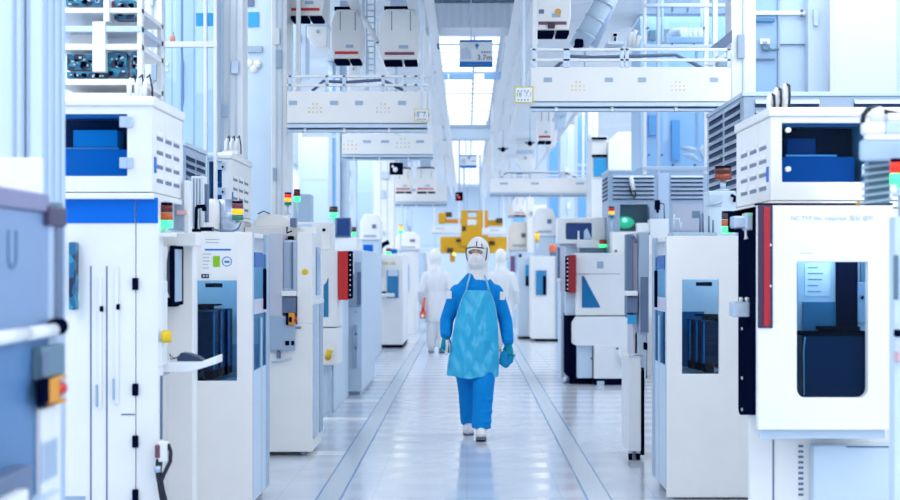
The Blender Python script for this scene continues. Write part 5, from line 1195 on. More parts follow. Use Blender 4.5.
# sloping pipes at the top right
t = thing('hanging_exhaust_pipe', 'pair of pale sloping exhaust pipes at the top right of the aisle', 'pipe', (wx(590, 14.4), 14.4, wz(48, 14.4)))
MB().tube([(wx(578, 14.4), 14.4, wz(48, 14.4)), (wx(612, 14.4), 14.4, wz(-12, 14.4))], .085, 20).build('pipe', PALE, t); MB().tube([(wx(592, 14.8), 14.8, wz(46, 14.8)), (wx(618, 14.8), 14.8, wz(-12, 14.8))], .05, 20).build('pipe', mat('hazy_blue_pipe', (186, 206, 234), .4), t)
B(wx(574, 14.4), wx(583, 14.4), 14.3, 14.5, wz(49, 14.4), wz(40, 14.4)).build('dark_elbow', NAVY, t, .02)
for k in range(3): MB().tube([(wx(585+9*k, 14.4), 14.4, wz(36-16*k, 14.4)), (wx(586+9*k, 14.4), 14.4, wz(34-16*k, 14.4))], .094, 20).build('collar', ALU, t)
t = thing('wall_bracket', 'white bracket with black clips above the right overhead bridge', 'bracket', (wx(616, 13.2), 13.2, wz(50, 13.2)))
PB(612, 32, 618, 46, 13.2, .08).build('body', WHITE, t, .005); PB(613.5, 33.5, 617, 36, 13.18, .03).build('clip', NAVY, t, .002); PB(614.5, 37, 616, 43, 13.18, .03).build('clip', NAVY, t, .002); PB(605, 43, 611, 47, 13.2, .08).build('cap', WHITE, t, .004); PB(605.5, 45.5, 609, 47, 13.18, .03).build('clip', NAVY, t)
B(wx(604, 13.2), wx(620, 13.2), 12.85, 13.3, wz(50, 13.2), wz(47, 13.2)).build('foot', ALU, t)
for px, h_ in ((630, 32), (634, 30), (638, 36)): MB().tube([(wx(px-1, 13.3), 13.3, wz(47, 13.3)), (wx(px, 13.3), 13.3, wz(h_+4, 13.3)), (wx(px+2, 13.3), 13.3, wz(h_, 13.3))], .02, 10).build('white_hose', WHITE, t)
# hanging signs
def sign(px0, py0, px1, py1, Y, label, full):
    t = thing('hanging_sign', label, 'sign', (wx((px0+px1)/2, Y), Y, wz(py1, Y)), 'height signs hanging over the aisle')
    W, H = px1-px0, py1-py0
    PB(px0, py0, px1, py1, Y, .02).build('board', mat('pale_sign_face', (240, 246, 252), .6), t)
    PB(px0, py0, px1, py0+H*.07, Y-.004, .006).build('top_bar', BINK, t); PB(px0, py1-H*.2, px1, py1, Y-.004, .006).build('blue_footer', BINK, t)
    s = (px1-px0)*Y/F
    if full: text('3.7m', s*.23, mat('dark_violet_ink', (80, 74, 120)), t, (wx(px0+W*.76, Y), Y-.006, wz(py0+H*.66, Y)))
    mb = MB(); cx, cz = wx(px0+W*.53, Y), wz(py0+H*.2, Y); r_ = s*.055
    mb.tube([(cx, Y-.006, cz), (cx, Y, cz)], r_, 20); mb.prism([(cx-r_*.55, cz-r_*.6), (cx+r_*.55, cz-r_*.6), (cx, cz-r_*2.6)], 'y', Y-.006, Y); mb.build('pin_symbol', mat('blue_pin', (40, 150, 210)), t)
    MB().prism([(wx(px0+W*.07, Y), wz(py0+H*.7, Y)), (wx(px0+W*.07, Y), wz(py0+H*.35, Y)), (wx(px0+W*.18, Y), wz(py0+H*.26, Y)), (wx(px0+W*.34, Y), wz(py0+H*.36, Y)), (wx(px0+W*.36, Y), wz(py0+H*.7, Y))], 'y', Y-.003, Y).build('machine_drawing', mat('pale_drawing', (204, 216, 236)), t)
    mb = MB()
    for k in range(4): a = px0+W*(.66+.075*k); mb.pbox(a, py0+H*.42, a+W*.05, py0+H*.48, Y-.005, .003)
    for k in range(5): a = px0+W*(.24+.1*k); mb.pbox(a, py0+H*.9, a+W*.06, py0+H*.93, Y-.007, .003)
    mb.build('small_print', INK, t)
    for a in (.35,): MB().tube([(wx(px0+W*a, Y), Y+.01, wz(py0, Y)), (wx(px0+W*a, Y), Y+.01, H_CEIL)], .006*Y/16, 8).build('hanger', ALU, t)
sign(459.5, 40, 492.5, 67, 16.0, 'blue and white hanging sign reading 3.7m over the aisle', True)
sign(460, 155, 477, 168, 34, 'smaller distant blue and white hanging sign above the yellow hoist', False)
# small dark cameras and lamps overhead
def dome(px, py, Y, label):
    t = thing('ceiling_camera', label, 'camera', (wx(px, Y), Y, wz(py, Y)), 'dark sensors hanging over the aisle')
    k = Y/F
    MB().ball((wx(px, Y), Y, wz(py, Y)), 2.6*k).build('ball', NAVY, t); MB().tube([(wx(px-5, Y), Y, wz(py-1, Y)), (wx(px, Y), Y, wz(py, Y)), (wx(px+5, Y), Y, wz(py-1, Y))], 1.1*k, 8).build('arm', TEALG, t)
    MB().tube([(wx(px, Y), Y, wz(py, Y)), (wx(px, Y), Y, H_CEIL)], .5*k, 8).build('stem', ALU, t)
dome(503, 149.5, 28, 'dark sensor hanging right of the aisle centre, left of a pair'); dome(530, 143.5, 26, 'dark sensor hanging right of the aisle centre, right of a pair')
def box_lamp(px0, py0, px1, py1, Y, label, m, spot, name='wall_camera'):
    t = thing(name, label, 'camera' if name == 'wall_camera' else 'indicator', (wx((px0+px1)/2, Y), Y, wz(py1, Y)))
    PB(px0, py0, px1, py1, Y, .2).build('body', NAVY, t, .01); w_ = px1-px0
    MB().ball((wx(px0+w_*.45, Y), Y, wz(py0+(py1-py0)*.62, Y)), w_*.2*Y/F).build('lens', m, t)
    MB().ball((wx(px0+w_*.25, Y), Y, wz(py0+(py1-py0)*.35, Y)), w_*.1*Y/F).build('spot', WHITE, t)
    B(wx((px0+px1)/2, Y)-.02, wx((px0+px1)/2, Y)+.02, Y+.1, Y+.14, wz(py0, Y), H_CEIL).build('hanger', ALU, t)
box_lamp(389.5, 162.5, 402.5, 174, 22, 'black box camera hanging under the second left bridge', WHITE, 1)
box_lamp(455.5, 192, 463, 200.5, 34, 'small black and red indicator hanging above the yellow hoist', LENS_R, 1, 'indicator_lamp')

# pipes and trays running along both sides above the tools
for x, z, y0, y1, r_, lab in ((-1.30, 3.72, 20, 50, .035, 'thin white pipe running along the aisle high above the left tools'), (1.62, 3.74, 21, 52, .03, 'thin white pipe running along the aisle high above the right tools')):
    t = thing('hanging_pipe', lab, 'pipe', (x, y0, z), 'pipes along the aisle')
    MB().tube([(x, y0, z), (x, y1, z)], r_, 16).build('pipe', WHITE, t)
    for k in range(int((y1-y0)/5)): MB().tube([(x, y0+1+5*k, z-r_), (x, y0+1+5*k, H_CEIL)], .012, 8).build('hanger', ALU, t); MB().tube([(x, y0+.96+5*k, z), (x, y0+1.04+5*k, z)], r_*1.15, 16).build('collar', ALU, t)

def white_duct(px0, px1, py0, py1, Y, label, taper=True, m=WARM):
    t = thing('hanging_duct', label, 'duct', (wx((px0+px1)/2, Y), Y, wz(py1, Y)))
    w_ = px1-px0; ym = py0+(py1-py0)*.6
    pts = [(wx(px0, Y), H_CEIL), (wx(px0, Y), wz(ym if taper else py1, Y)), (wx(px0+(w_*.35 if taper else 0), Y), wz(py1, Y)), (wx(px1, Y), wz(py1, Y)), (wx(px1, Y), H_CEIL)]
    MB().prism(pts, 'y', Y, Y+.4).build('duct', m, t, .01)
    B(wx(px0, Y)-.01, wx(px1, Y)+.01, Y-.015, Y+.41, wz(py0+4, Y), wz(py0, Y)).build('flange', ALU, t, .004)
    PB(px0+w_*.45, py0+(py1-py0)*.3, px0+w_*.6, py0+(py1-py0)*.42, Y-.02, .03).build('inspection_plate', GREY, t, .003)
white_duct(307, 327, 22, 47, 16.6, 'white tapering duct behind the left bridge, right of the white column')
white_duct(294, 306, 18, 76, 17.2, 'pale blue hanging duct next to the white column above the left bridge', False, PALE)
white_duct(348, 358, 60, 84, 18.2, 'small white duct between the two left hoist vehicles over the bridge rail')
white_duct(541, 556, 118, 146, 25.2, 'white tapering duct below the right bridge, left of the blue panels')
white_duct(556, 566, 112, 128, 23.5, 'narrow pale duct just below the right bridge', False, PALE)
white_duct(517, 533, 150, 172, 37, 'distant white duct above the second right bridge')
# ------------------------------------------------------------------ far end: yellow hoist
Y = 42
t = thing('yellow_hoist', 'yellow maintenance hoist hanging at the far end of the aisle', 'hoist', (wx(472, Y), Y, wz(258, Y)))
mb = MB(); mb.ring(wx(461, Y), wx(488, Y), Y, Y+.8, wz(246, Y), wz(210.5, Y), wx(468, Y), wx(477, Y), wz(217, Y), wz(211.5, Y)); mb.build('centre_frame', MUST, t, .03)
PB(467.5, 219.5, 476.5, 225, Y-.02, .05).build('white_plate', WHITE, t, .01)
B(wx(440, Y), wx(507, Y), Y+.1, Y+1.2, wz(253, Y), wz(236.5, Y)).build('lower_carriage', MUST, t, .04)
PB(438, 212.5, 446, 223.5, Y, .5).build('left_motor', MUST, t, .04); PB(446, 219, 462, 223, Y+.1, .3).build('arm', ORANGE, t, .02)
PB(488, 220, 504, 226, Y+.1, .3).build('arm', MUST, t, .02); PB(484, 213, 487.5, 228, Y-.05, .2).build('arm', ORANGE, t, .02)
PB(445, 212, 452, 217, Y+.1, .2).build('dark_gearbox', mat('dark_bronze', (80, 66, 40)), t, .02); PB(496, 218, 503, 223, Y+.0, .1).build('dark_gearbox', mat('dark_bronze', (80, 66, 40)), t, .02)
for px, py, w_, h_ in ((447, 248, 6, 5), (462, 226, 4, 5), (489, 241, 6, 4), (456, 239, 12, 3)): PB(px, py, px+w_, py+h_, Y+.05 if py > 235 else Y-.02, .06).build('dark_opening', mat('umber_opening', (74, 56, 30)), t, .01)
PB(450, 253, 455, 262, Y+.2, .3).build('leg', ORANGE, t, .02); PB(500, 252, 504, 258, Y+.2, .3).build('leg', ORANGE, t, .02)
for px, py in ((454, 254), (500, 250.5)): MB().ball((wx(px, Y), Y+.05, wz(py, Y)), .05).build('lamp', mat('lime_lamp', (226, 240, 120), .3, emit=.8, noise=0), t)
for px in (464, 480): B(wx(px-1, Y), wx(px+1, Y), Y+.3, Y+.4, wz(211, Y), H_CEIL).build('mast', ALU, t)
bridge(432, 461, 40, 226, 235, 'short white bridge left of the yellow hoist', None, (), (), (440,), False)
bridge(482, 506, 40, 228, 236, 'short white bridge right of the yellow hoist', None, (), (), (495,), False)

# ------------------------------------------------------------------ left: cabinet with a shelf, far cabinets
Y0 = 28.5
t = thing('process_tool', 'white cabinet with a blue window, small white shelf and black bar, far left', 'semiconductor tool', (wx(385, Y0), Y0+.6, 0))
B(-2.6, wx(403, Y0), Y0, Y0+2.6, .06, wz(255, Y0)).build('body', WARM, t, .01); B(-2.5, wx(402, Y0), Y0+.02, Y0+2.5, 0, .06).build('black_foot', NAVY, t)
PB(387, 270, 398.5, 298, Y0-.02, .03).build('window_pane', mat('sea_blue_pane', (50, 130, 186), .08, noise=.35, nscale=3), t); PB(388, 270, 398, 276, Y0-.03, .012).build('window_head', PALE, t)
PB(376, 293.5, 394, 297, Y0-.25, .25).build('shelf', WHITE, t, .01); PB(381, 291.5, 386, 293.5, Y0-.2, .15).build('black_phone', NAVY, t, .01)
MB().prism([(wx(378, Y0), wz(275, Y0)), (wx(378, Y0), wz(259, Y0)), (wx(380.5, Y0), wz(257, Y0)), (wx(381.5, Y0), wz(272, Y0)), (wx(379.5, Y0), wz(278, Y0))], 'y', Y0-.06, Y0).build('black_bar', NAVY, t)
for px in (386, 393): MB().tube([(wx(px, Y0), Y0-.01, wz(264, Y0)), (wx(px, Y0), Y0, wz(263.5, Y0))], .05, 12).build('cream_dot', mat('cream_dot', (240, 226, 190)), t)
B(wx(372.5, Y0)-.01, wx(372.5, Y0)+.01, Y0-.012, Y0, .1, wz(300, Y0)).build('door_edge', SLATE, t)
Y0 = 24
t = thing('process_tool', 'pale cabinet with a vertical groove between the red box and the shelf cabinet, left', 'semiconductor tool', (wx(362, Y0)-.3, Y0+.6, 0))
B(-2.6, wx(371, Y0), Y0, Y0+2.6, 0, wz(254, Y0)).build('body', PALE, t, .01); B(wx(366, Y0)-.01, wx(366, Y0)+.01, Y0-.01, Y0, .05, wz(258, Y0)).build('groove', GREY, t); B(wx(370.5, Y0), wx(371.5, Y0)+.02, Y0+.1, Y0+.5, .06, 1.6).build('edge_post', GREY, t)
for i, (Y0, x1, lab, fx) in enumerate(((34, 414.5, 'pale far cabinet with a slit window, left of the aisle behind the shelf cabinet', True), (41, 424, 'farthest pale cabinet on the left, behind the left white worker', False), (49, 431, 'last small cabinet on the left at the aisle end', False))):
    t = thing('process_tool', lab, 'semiconductor tool', (-1.6, Y0+.8, 0))
    B(-2.6, wx(x1, Y0), Y0, Y0+3, 0, 1.75+.05*i).build('body', WARM if i != 1 else PALE, t, .01); B(wx(x1, Y0)-.25, wx(x1, Y0)-.12, Y0-.02, Y0, .9, 1.5).build('slit_window', SKY, t)
    B(wx(x1, Y0)-.42, wx(x1, Y0)-.38, Y0-.02, Y0, .2, 1.6).build('edge_post', GREY, t)
# screens and instruments on the left tools at head height
Y0 = 20.9
t = thing('monitor', 'navy screen in a pale frame above the tool behind the red box', 'monitor', (wx(343, Y0), Y0+.2, wz(252, Y0)))
PB(335, 217.5, 350.5, 237.5, Y0, .12).build('screen_frame', SLATE, t, .01); PB(337, 218.5, 349.5, 236, Y0-.01, .012).build('screen', SCREEN, t, .004)
PB(328, 237, 357, 252, Y0+.02, .8).build('stand_box', WARM, t, .012); PB(330, 231, 336, 237, Y0-.04, .1).build('side_keypad', TEALG, t, .01)
B(wx(328, Y0), wx(357, Y0), Y0+.05, Y0+.8, 0, wz(252, Y0)).build('pedestal', PALE, t)
stack_light(333.5, 207.5, 217.5, Y0+.3, 8.5, [('red_lens', mat('dark_maroon_lens', (70, 30, 34), .25)), GL], 'signal tower with a mint lens above the navy screen on the left', wz(237, Y0))
stack_light(354, 228, 236, Y0+.35, 4.5, [('red_lens', mat('dark_maroon_lens', (70, 30, 34), .25)), ('green_lens', LENS_G)], 'tiny signal tower just right of the navy screen on the left', wz(237, Y0))
Y0 = 24.2
t = thing('instrument_box', 'small blue box with dark clips on the pale cabinet left of the aisle', 'instrument', (wx(368, Y0), Y0, wz(254, 24)))
PB(363, 244.5, 372.5, 252, Y0, .2).build('blue_box', BLUE, t, .01); B(wx(360, Y0), wx(374, Y0), Y0, Y0+.3, wz(254, 24), wz(252, Y0)).build('tray', WHITE, t)
Y0 = 28.8
zf = wz(255, 28.5)
t = thing('instrument_box', 'black clamps and blue boxes on the shelf cabinet, far left of the aisle', 'instrument', (wx(386, Y0), Y0, zf))
B(wx(372, Y0), wx(404, Y0), Y0, Y0+.4, zf, zf+.03).build('tray', WHITE, t)
B(wx(376, Y0), wx(382, Y0), Y0, Y0+.1, zf+.03, wz(247, Y0)).build('black_clamp', NAVY, t, .01); B(wx(389, Y0), wx(397, Y0), Y0, Y0+.1, zf+.03, wz(249, Y0)).build('blue_box', BLUE, t, .01)
MB().tube([(wx(380, Y0), Y0, wz(248, Y0)), (wx(384, Y0), Y0, wz(244, Y0)), (wx(389, Y0), Y0, wz(242, Y0))], .04, 8).build('black_lever', NAVY, t)
stack_light(376.5, 247, 254, 28.7, 5, [('red_lens', RED), GL], 'small red and green signal tower at the left of the black clamps', zf)
stack_light(388.5, 249, 254.5, 28.65, 5, [('red_lens', mat('dull_red_lens', (150, 60, 50), .25)), GL], 'small green signal tower between the black clamps and the blue box', zf)
stack_light(400.5, 225.5, 234, 30, 4, [('amber_lens', LENS_A), ('green_lens', LENS_G)], 'small amber lit signal tower above the shelf cabinet, far left', zf)
stack_light(537, 233, 242, 31.4, 4.5, [('amber_lens', LENS_A), ('base_lens', YEL)], 'small amber signal tower on the fifth right tool', wz(256, 31))
t = thing('orange_valve', 'small orange valve at the edge of the fifth right tool', 'valve', (wx(553, 31.3), 31.3, wz(256, 31)))
MB().tube([(wx(553, 31.3), 31.3, wz(256, 31)), (wx(553, 31.3), 31.3, wz(249, 31.3))], .06, 12).build('stem', SLATE, t); MB().ball((wx(553, 31.3), 31.3, wz(248.5, 31.3)), .09).build('cap', mat('coral_cap', (236, 120, 80)), t)
# white hoods with slots (far machine tops)
def top_hood(px0, px1, py0, py1, Y, label):
    t = thing('machine_hood', label, 'machine hood', (wx((px0+px1)/2, Y), Y+.3, 0))
    w_ = px1-px0
    MB().prism([(wx(px0, Y), wz(py1, Y)), (wx(px0, Y), wz(py0+(py1-py0)*.3, Y)), (wx(px0+w_*.2, Y), wz(py0, Y)), (wx(px1-w_*.2, Y), wz(py0, Y)), (wx(px1, Y), wz(py0+(py1-py0)*.3, Y)), (wx(px1, Y), wz(py1, Y))], 'y', Y, Y+.9).build('hood', WARM, t, .02)
    B(wx(px0+w_*.05, Y), wx(px1-w_*.05, Y), Y+.05, Y+.85, 0, wz(py1, Y)).build('stand', PALE, t, .01)
    PB(px0+w_*.2, py1-(py1-py0)*.2, px1-w_*.2, py1-(py1-py0)*.12, Y-.02, .03).build('slot', GREY, t, .005)
    PB(px0+w_*.6, py0+(py1-py0)*.4, px0+w_*.8, py0+(py1-py0)*.55, Y-.02, .03).build('badge', SLATE, t, .005)
top_hood(360, 380, 214, 240, 26.9, 'rounded white hood over the pale cabinet, left of the aisle, beside the wide pale column')
top_hood(395, 420, 232, 250, 37.3, 'low white hood far down the left side of the aisle')
top_hood(508, 530, 222, 250, 43.3, 'white hood far down the right side, below the second right bridge')
top_hood(534, 556, 208, 236, 33.5, 'white hood left of the monitor housing on the right side')
# far columns and blue panels
column(329, 347, 23, .5, 'pale wide column above the navy screen on the left', PALE, 1)
column(374, 394, 31.6, .6, 'wide pale column under the second left bridge', WHITE, 2)
column(347, 356, 27.2, .4, 'slim pale column right of the wide column above the navy screen', PALE, 0)
column(405, 412, 38, .5, 'slim far column left of the yellow hoist', PALE, 0)
column(588, 598, 27.5, .4, 'slim pale column right of the white monitor housing', WHITE, 1)
column(560, 575, 33, .6, 'pale column between the blue panels on the right', PALE, 1)
column(527, 534, 43, .5, 'slim far column right of the yellow hoist', WHITE, 0)
def blue_panel(px0, px1, Y, label, m=SKY):
    t = thing('glass_panel', label, 'glass panel', (wx((px0+px1)/2, Y), Y, 0))
    B(wx(px0, Y), wx(px1, Y), Y, Y+.03, 0, H_CEIL-.2).build('pane', m, t)
    for e in (px0, px1): B(wx(e, Y)-.03, wx(e, Y)+.03, Y-.02, Y+.05, 0, H_CEIL).build('post', ALU, t)
    for z in (2.2, 3.3): B(wx(px0, Y), wx(px1, Y), Y-.01, Y, z, z+.05).build('rail', ALU, t)
AZ = mat('azure_glass_panel', (120, 184, 238), .12, noise=.1, nscale=2)
blue_panel(330.5, 338, 22.9, 'bright blue glass strip set on the pale wide column at the left', AZ)
blue_panel(548, 577, 35, 'blue glass panel behind the distant right bridge', AZ)
blue_panel(576, 590, 29.5, 'narrow blue glass panel beside the slim right column', AZ)
blue_panel(352, 373, 40, 'pale blue glass far behind the second left bridge', mat('pale_glass_panel', (178, 208, 242), .12))
blue_panel(512, 526, 50, 'blue glass panel at the far right end of the aisle', AZ)
blue_panel(300, 330, 34, 'pale blue glass panel between the left columns', mat('pale_glass_panel', (190, 214, 244), .12))

# ------------------------------------------------------------------ people
def organic(mb, name, m, parent, voxel=.010, smooth=4, M=None, cut=None):
    me = bpy.data.meshes.new('tmp'); mb.bm.to_mesh(me); mb.bm.free()
    o = bpy.data.objects.new('tmp', me); COL.objects.link(o)
    r = o.modifiers.new('r', 'REMESH'); r.mode = 'VOXEL'; r.voxel_size = voxel; r.use_smooth_shade = True
    if smooth: s = o.modifiers.new('s', 'SMOOTH'); s.iterations = smooth; s.factor = .5
    dg = bpy.context.evaluated_depsgraph_get()
    nm = bpy.data.meshes.new_from_object(o.evaluated_get(dg)); bpy.data.objects.remove(o); bpy.data.meshes.remove(me)
    nm.name = name
    if cut:
        b = bmesh.new(); b.from_mesh(nm)
        bmesh.ops.delete(b, geom=[f for f in b.faces if cut(f.calc_center_median())], context='FACES'); b.to_mesh(nm); b.free()
    if M is not None: nm.transform(M)
    for p in nm.polygons: p.use_smooth = True
    nm.materials.clear(); nm.materials.append(m)
    q = bpy.data.objects.new(name, nm); COL.objects.link(q); q.parent = parent
    return q
def local(mb, name, m, parent, M=None):
    if M is not None: mb.bm.transform(M)
    me = bpy.data.meshes.new(name); mb.bm.to_mesh(me); mb.bm.free(); me.materials.append(m)
    o = bpy.data.objects.new(name, me); COL.objects.link(o); o.parent = parent; return o
def limb(mb, pts, r, n=18):
    mb.tube(pts, r, n)
    for p, q in ((pts[0], r[0]), (pts[-1], r[-1])): mb.ball(p, q*.98, n=16, m=10)
def hand(name, m, parent, M, curl, mirror=1):
    # wrist at the origin, fingers towards -z, palm looking along -y, thumb on the +x side (mirror flips it)
    mb = MB()
    mb.tube([(0, 0, .03), (0, 0, 0), (0, 0, -.04), (0, 0, -.085)], [.027, .027, .040, .042], 14, [.022, .020, .017, .014])
    for i, (xo, L) in enumerate(((.033, .070), (.011, .080), (-.011, .074), (-.033, .058))):
        p = Vector((xo*mirror, 0, -.080)); pts = [p + Vector((0, 0, .02)), p.copy()]; a = 0
        for k, fr in enumerate((.45, .30, .25)):
            a += curl[k] + .05*i
            p = p + Vector((0, -math.sin(a), -math.cos(a)))*L*fr; pts.append(p.copy())
        mb.tube(pts, [.0105, .0105, .0095, .0088, .0075], 10); mb.ball(pts[-1], .0075, n=10, m=7)
    s = mirror
    tp = [(.020*s, -.004, -.020), (.040*s, -.014, -.042), (.052*s, -.026, -.064), (.050*s, -.040, -.082)]
    mb.tube(tp, [.015, .0125, .0105, .0085], 10); mb.ball(tp[-1], .0085, n=10, m=7)
    return organic(mb, name, m, parent, .0034, 3, M)
def person(loc, rotz, label, clothes, apron, pose, head_yaw, scale=1):
    t = thing('person', label, 'person', loc); t.rotation_euler = (0, 0, rotz); t.scale = (scale,)*3
    cg, ch, cgl, cs = clothes
    sl, el, wl, sr, er, wr, kl, al, kr, ar = pose
    V = Vector
    def bodybits(k, top=True):
        mb = MB()
        if top:
            Z = [.52, .66, .82, 1.0, 1.14, 1.23, 1.29, 1.335, 1.375, 1.41]; RX = [.178, .178, .165, .160, .178, .188, .178, .146, .108, .078]; RY = [.125, .128, .118, .112, .124, .120, .108, .094, .082, .07]
            q = 1 if k < 1 else 0
            mb.tube([(.02, 0, z) for z in Z[q:]], [r*k for r in RX[q:]], 26, [r*k for r in RY[q:]])
        return mb
    HC = V((.035, -.01, 1.582)); MH = Matrix.Translation(HC) @ Matrix.Rotation(head_yaw, 4, 'Z')
    # the body: one continuous surface
    mb = bodybits(.88)
    mb.tube([(.03, 0, 1.30), (.032, -.005, 1.46), (.034, -.008, 1.55)], [.06, .055, .055], 16)
    for s_, e_, w_ in ((sl, el, wl), (sr, er, wr)): limb(mb, [s_, V(s_).lerp(V(e_), .5), e_, V(e_).lerp(V(w_), .5), w_], [.055, .050, .044, .040, .030])
    for h_, k_, a_ in (((-.065, .01, .66), kl, al), ((.085, -.005, .66), kr, ar)): limb(mb, [h_, V(h_).lerp(V(k_), .5), k_, V(k_).lerp(V(a_), .5), a_], [.070, .066, .056, .050, .040])
    hb = MB(); hb.ball((0, 0, .02), .076, .094, .108, 24, 16); hb.ball((0, -.02, -.05), .060, .072, .075, 20, 12)
    hb.tube([(0, -.088, .012), (0, -.104, -.018), (0, -.100, -.032)], [.010, .013, .015], 10); hb.ball((0, -.087, -.062), .024, .012, .010)
    for e in (-1, 1): hb.ball((e*.076, .0, -.01), .012, .024, .032)
    for e in (-1, 1): hb.ball((e*.031, -.078, .030), .022, .014, .010)
    hb.bm.transform(MH); tmp = bpy.data.meshes.new('h'); hb.bm.to_mesh(tmp); hb.bm.free(); mb.bm.from_mesh(tmp); bpy.data.meshes.remove(tmp)
    organic(mb, 'body', SKIN, t, .009, 4)
    for e in (-1, 1):
        mb = MB(); mb.ball((e*.031, -.085, .010), .0125, .008, .0075); local(mb, 'eye', EYEW, t, MH)
        mb = MB(); mb.ball((e*.031-.001, -.0915, .010), .0058, .003, .0058); local(mb, 'iris', BROW, t, MH)
        mb = MB(); mb.tube([(e*.016, -.094, .026), (e*.032, -.093, .032), (e*.048, -.083, .026)], [.004, .0055, .003], 8); local(mb, 'eyebrow', BROW, t, MH)
    # garments
    mb = bodybits(1.0)
    for s_, e_, w_ in ((sl, el, wl), (sr, er, wr)):
        limb(mb, [s_, V(s_).lerp(V(e_), .5), e_, V(e_).lerp(V(w_), .55), w_], [.066, .066, .060, .057, .050])
        d = V(w_)-V(e_)                             # soft folds round the sleeve
        for q in (.2, .45, .7, .92): mb.ball(V(e_)+d*q+V((0, -.01, 0)), .060-.006*q, .058-.006*q, .012)
        d = V(e_)-V(s_)
        for q in (.45, .75, .98): mb.ball(V(s_)+d*q, .070-.006*q, .068-.006*q, .013)
    organic(mb, 'smock', cg, t, .009, 5)
    mb = MB(); mb.tube([(.02, 0, .72), (.015, 0, .60), (.01, 0, .50)], [.17, .178, .165], 24, [.118, .125, .115])
    for h_, k_, a_, f in (((-.080, .02, .62), kl, al, .84), ((.088, -.005, .62), kr, ar, .98)):
        A = V(a_)+V((0, 0, -.005)); mb.tube([h_, V(h_).lerp(V(k_), .5), k_, V(k_).lerp(A, .5), A], [.105*f, .100*f, .090*f, .086*f, .084*f], 20)
        for q in (.15, .5, .8, .97): c = V(k_).lerp(A, q); mb.ball(c+V((.01, -.012, 0)), .088*f, .086*f, .012)
    organic(mb, 'trousers', cg, t, .010, 5)
    mb = MB(); mb.ball((0, .002, .004), .101, .116, .140, 28, 20); mb.ball((0, -.02, -.07), .086, .100, .085, 22, 14)
    mb.tube([(0, .0, -.08), (0, .006, -.14), (0, .010, -.18), (-.004, .012, -.225)], [.088, .082, .088, .112], 22, [.090, .080, .084, .094])
    organic(mb, 'hood', ch, t, .006, 4, MH, cut=lambda c: c.y < -.04 and (c.x/.062)**2 + ((c.z-.008)/.024)**2 < 1)
    mb = MB(); mb.ball((0, -.080, -.046), .062, .050, .050, 22, 14); mb.ball((0, -.112, -.030), .030, .026, .028)
    organic(mb, 'face_mask', MASKM, t, .005, 4, MH)
    # dark seams of the hood
    def sp(th, z, k=1.0): q = math.sqrt(max(0, 1-((z-.004)/.140)**2)); return (.1035*q*math.sin(th)*k, .002-.1185*q*math.cos(th)*k, z)
    for pts in ([sp(a/10*1.75-.95, .052-.010*abs(a-5)/5) for a in range(11)], [sp(.12, .060+.008*k) for k in range(6)], [sp(.62, .056+.007*k) for k in range(4)], [sp(1.12-.02*k, .048-.018*k, 1.02) for k in range(8)], [sp(-1.1, .048-.018*k, 1.02) for k in range(8)]):
        mb = MB(); mb.tube(pts, .0042, 8); local(mb, 'hood_strap', NAVY, t, MH)
    for (a_, k_), sd in (((al, kl), -1), ((ar, kr), 1)):
        pit = .08 if sd > 0 else -.05; Ms = Matrix.Translation(V(a_)) @ Matrix.Rotation(-pit if pose_front else -pit, 4, 'X')
        mb = MB(); mb.tube([(0, .055, -.045), (0, .01, -.040), (0, -.07, -.045), (0, -.15, -.052), (0, -.185, -.058)], [.038, .044, .048, .047, .030], 18, None); mb.ball((0, .01, .0), .050, .060, .060); mb.ball((0, -.165, -.057), .043, .045, .030)
        sh = organic(mb, 'shoe', cs, t, .007, 4, Ms)
        mb = MB(); mb.prism([(-.036, .085), (.036, .085), (.042, 0), (.048, -.10), (.040, -.19), (.0, -.212), (-.040, -.19), (-.048, -.10), (-.042, 0)], 'z', -.098, -.080); local(mb, 'sole', SOLE, t, Ms)
    if apron:
        bm = bmesh.new(); rows, cols = 56, 40; g = []
        prof = [(1.265, -.068, .128), (1.20, -.10, .160), (1.12, -.128, .182), (1.0, -.160, .200), (.88, -.182, .208), (.75, -.204, .212), (.62, -.224, .212), (.515, -.232, .205)]
        rnd = random.Random(5); W = [(rnd.uniform(4, 15), rnd.uniform(-9, 9), rnd.uniform(0, 6.3), rnd.uniform(.001, .0045)) for _ in range(12)]
        for i in range(rows+1):
            f = i/rows*(len(prof)-1); k = min(int(f), len(prof)-2); u = f-k
            z, xa, xb = [prof[k][j]*(1-u)+prof[k+1][j]*u for j in range(3)]; row = []
            for j in range(cols+1):
                v = j/cols; x = xa+(xb-xa)*v; q = (x-.0)/.26
                y = -.142-.030*(i/rows)+.105*q*q
                y += sum(amp*math.sin(fx_*x*6+fz*z*4+ph) for fx_, fz, ph, amp in W)*(.25+.75*i/rows)
                zz = z + (.008*math.sin(v*9+1) if i > rows-3 else 0) + (.012*(abs(v-.5)*2)**2 if i == rows else 0)
                row.append(bm.verts.new((x, y, zz)))
            g.append(row)
        for i in range(rows):
            for j in range(cols): f_ = bm.faces.new((g[i][j], g[i][j+1], g[i+1][j+1], g[i+1][j])); f_.smooth = True
        bmesh.ops.recalc_face_normals(bm, faces=bm.faces)
        edge = [[v.co.copy() for v in (r_[c] for r_ in g)] for c in (0, cols)]
        me = bpy.data.meshes.new('apron'); bm.to_mesh(me); bm.free(); me.materials.append(APRON); o = bpy.data.objects.new('apron', me); COL.objects.link(o); o.parent = t
        s = o.modifiers.new('s', 'SOLIDIFY'); s.thickness = .003
        for e in edge: mb = MB(); mb.tube([p+V((0, -.002, 0)) for p in e[::3]], .0045, 8); local(mb, 'apron_edge', STRAP, o)
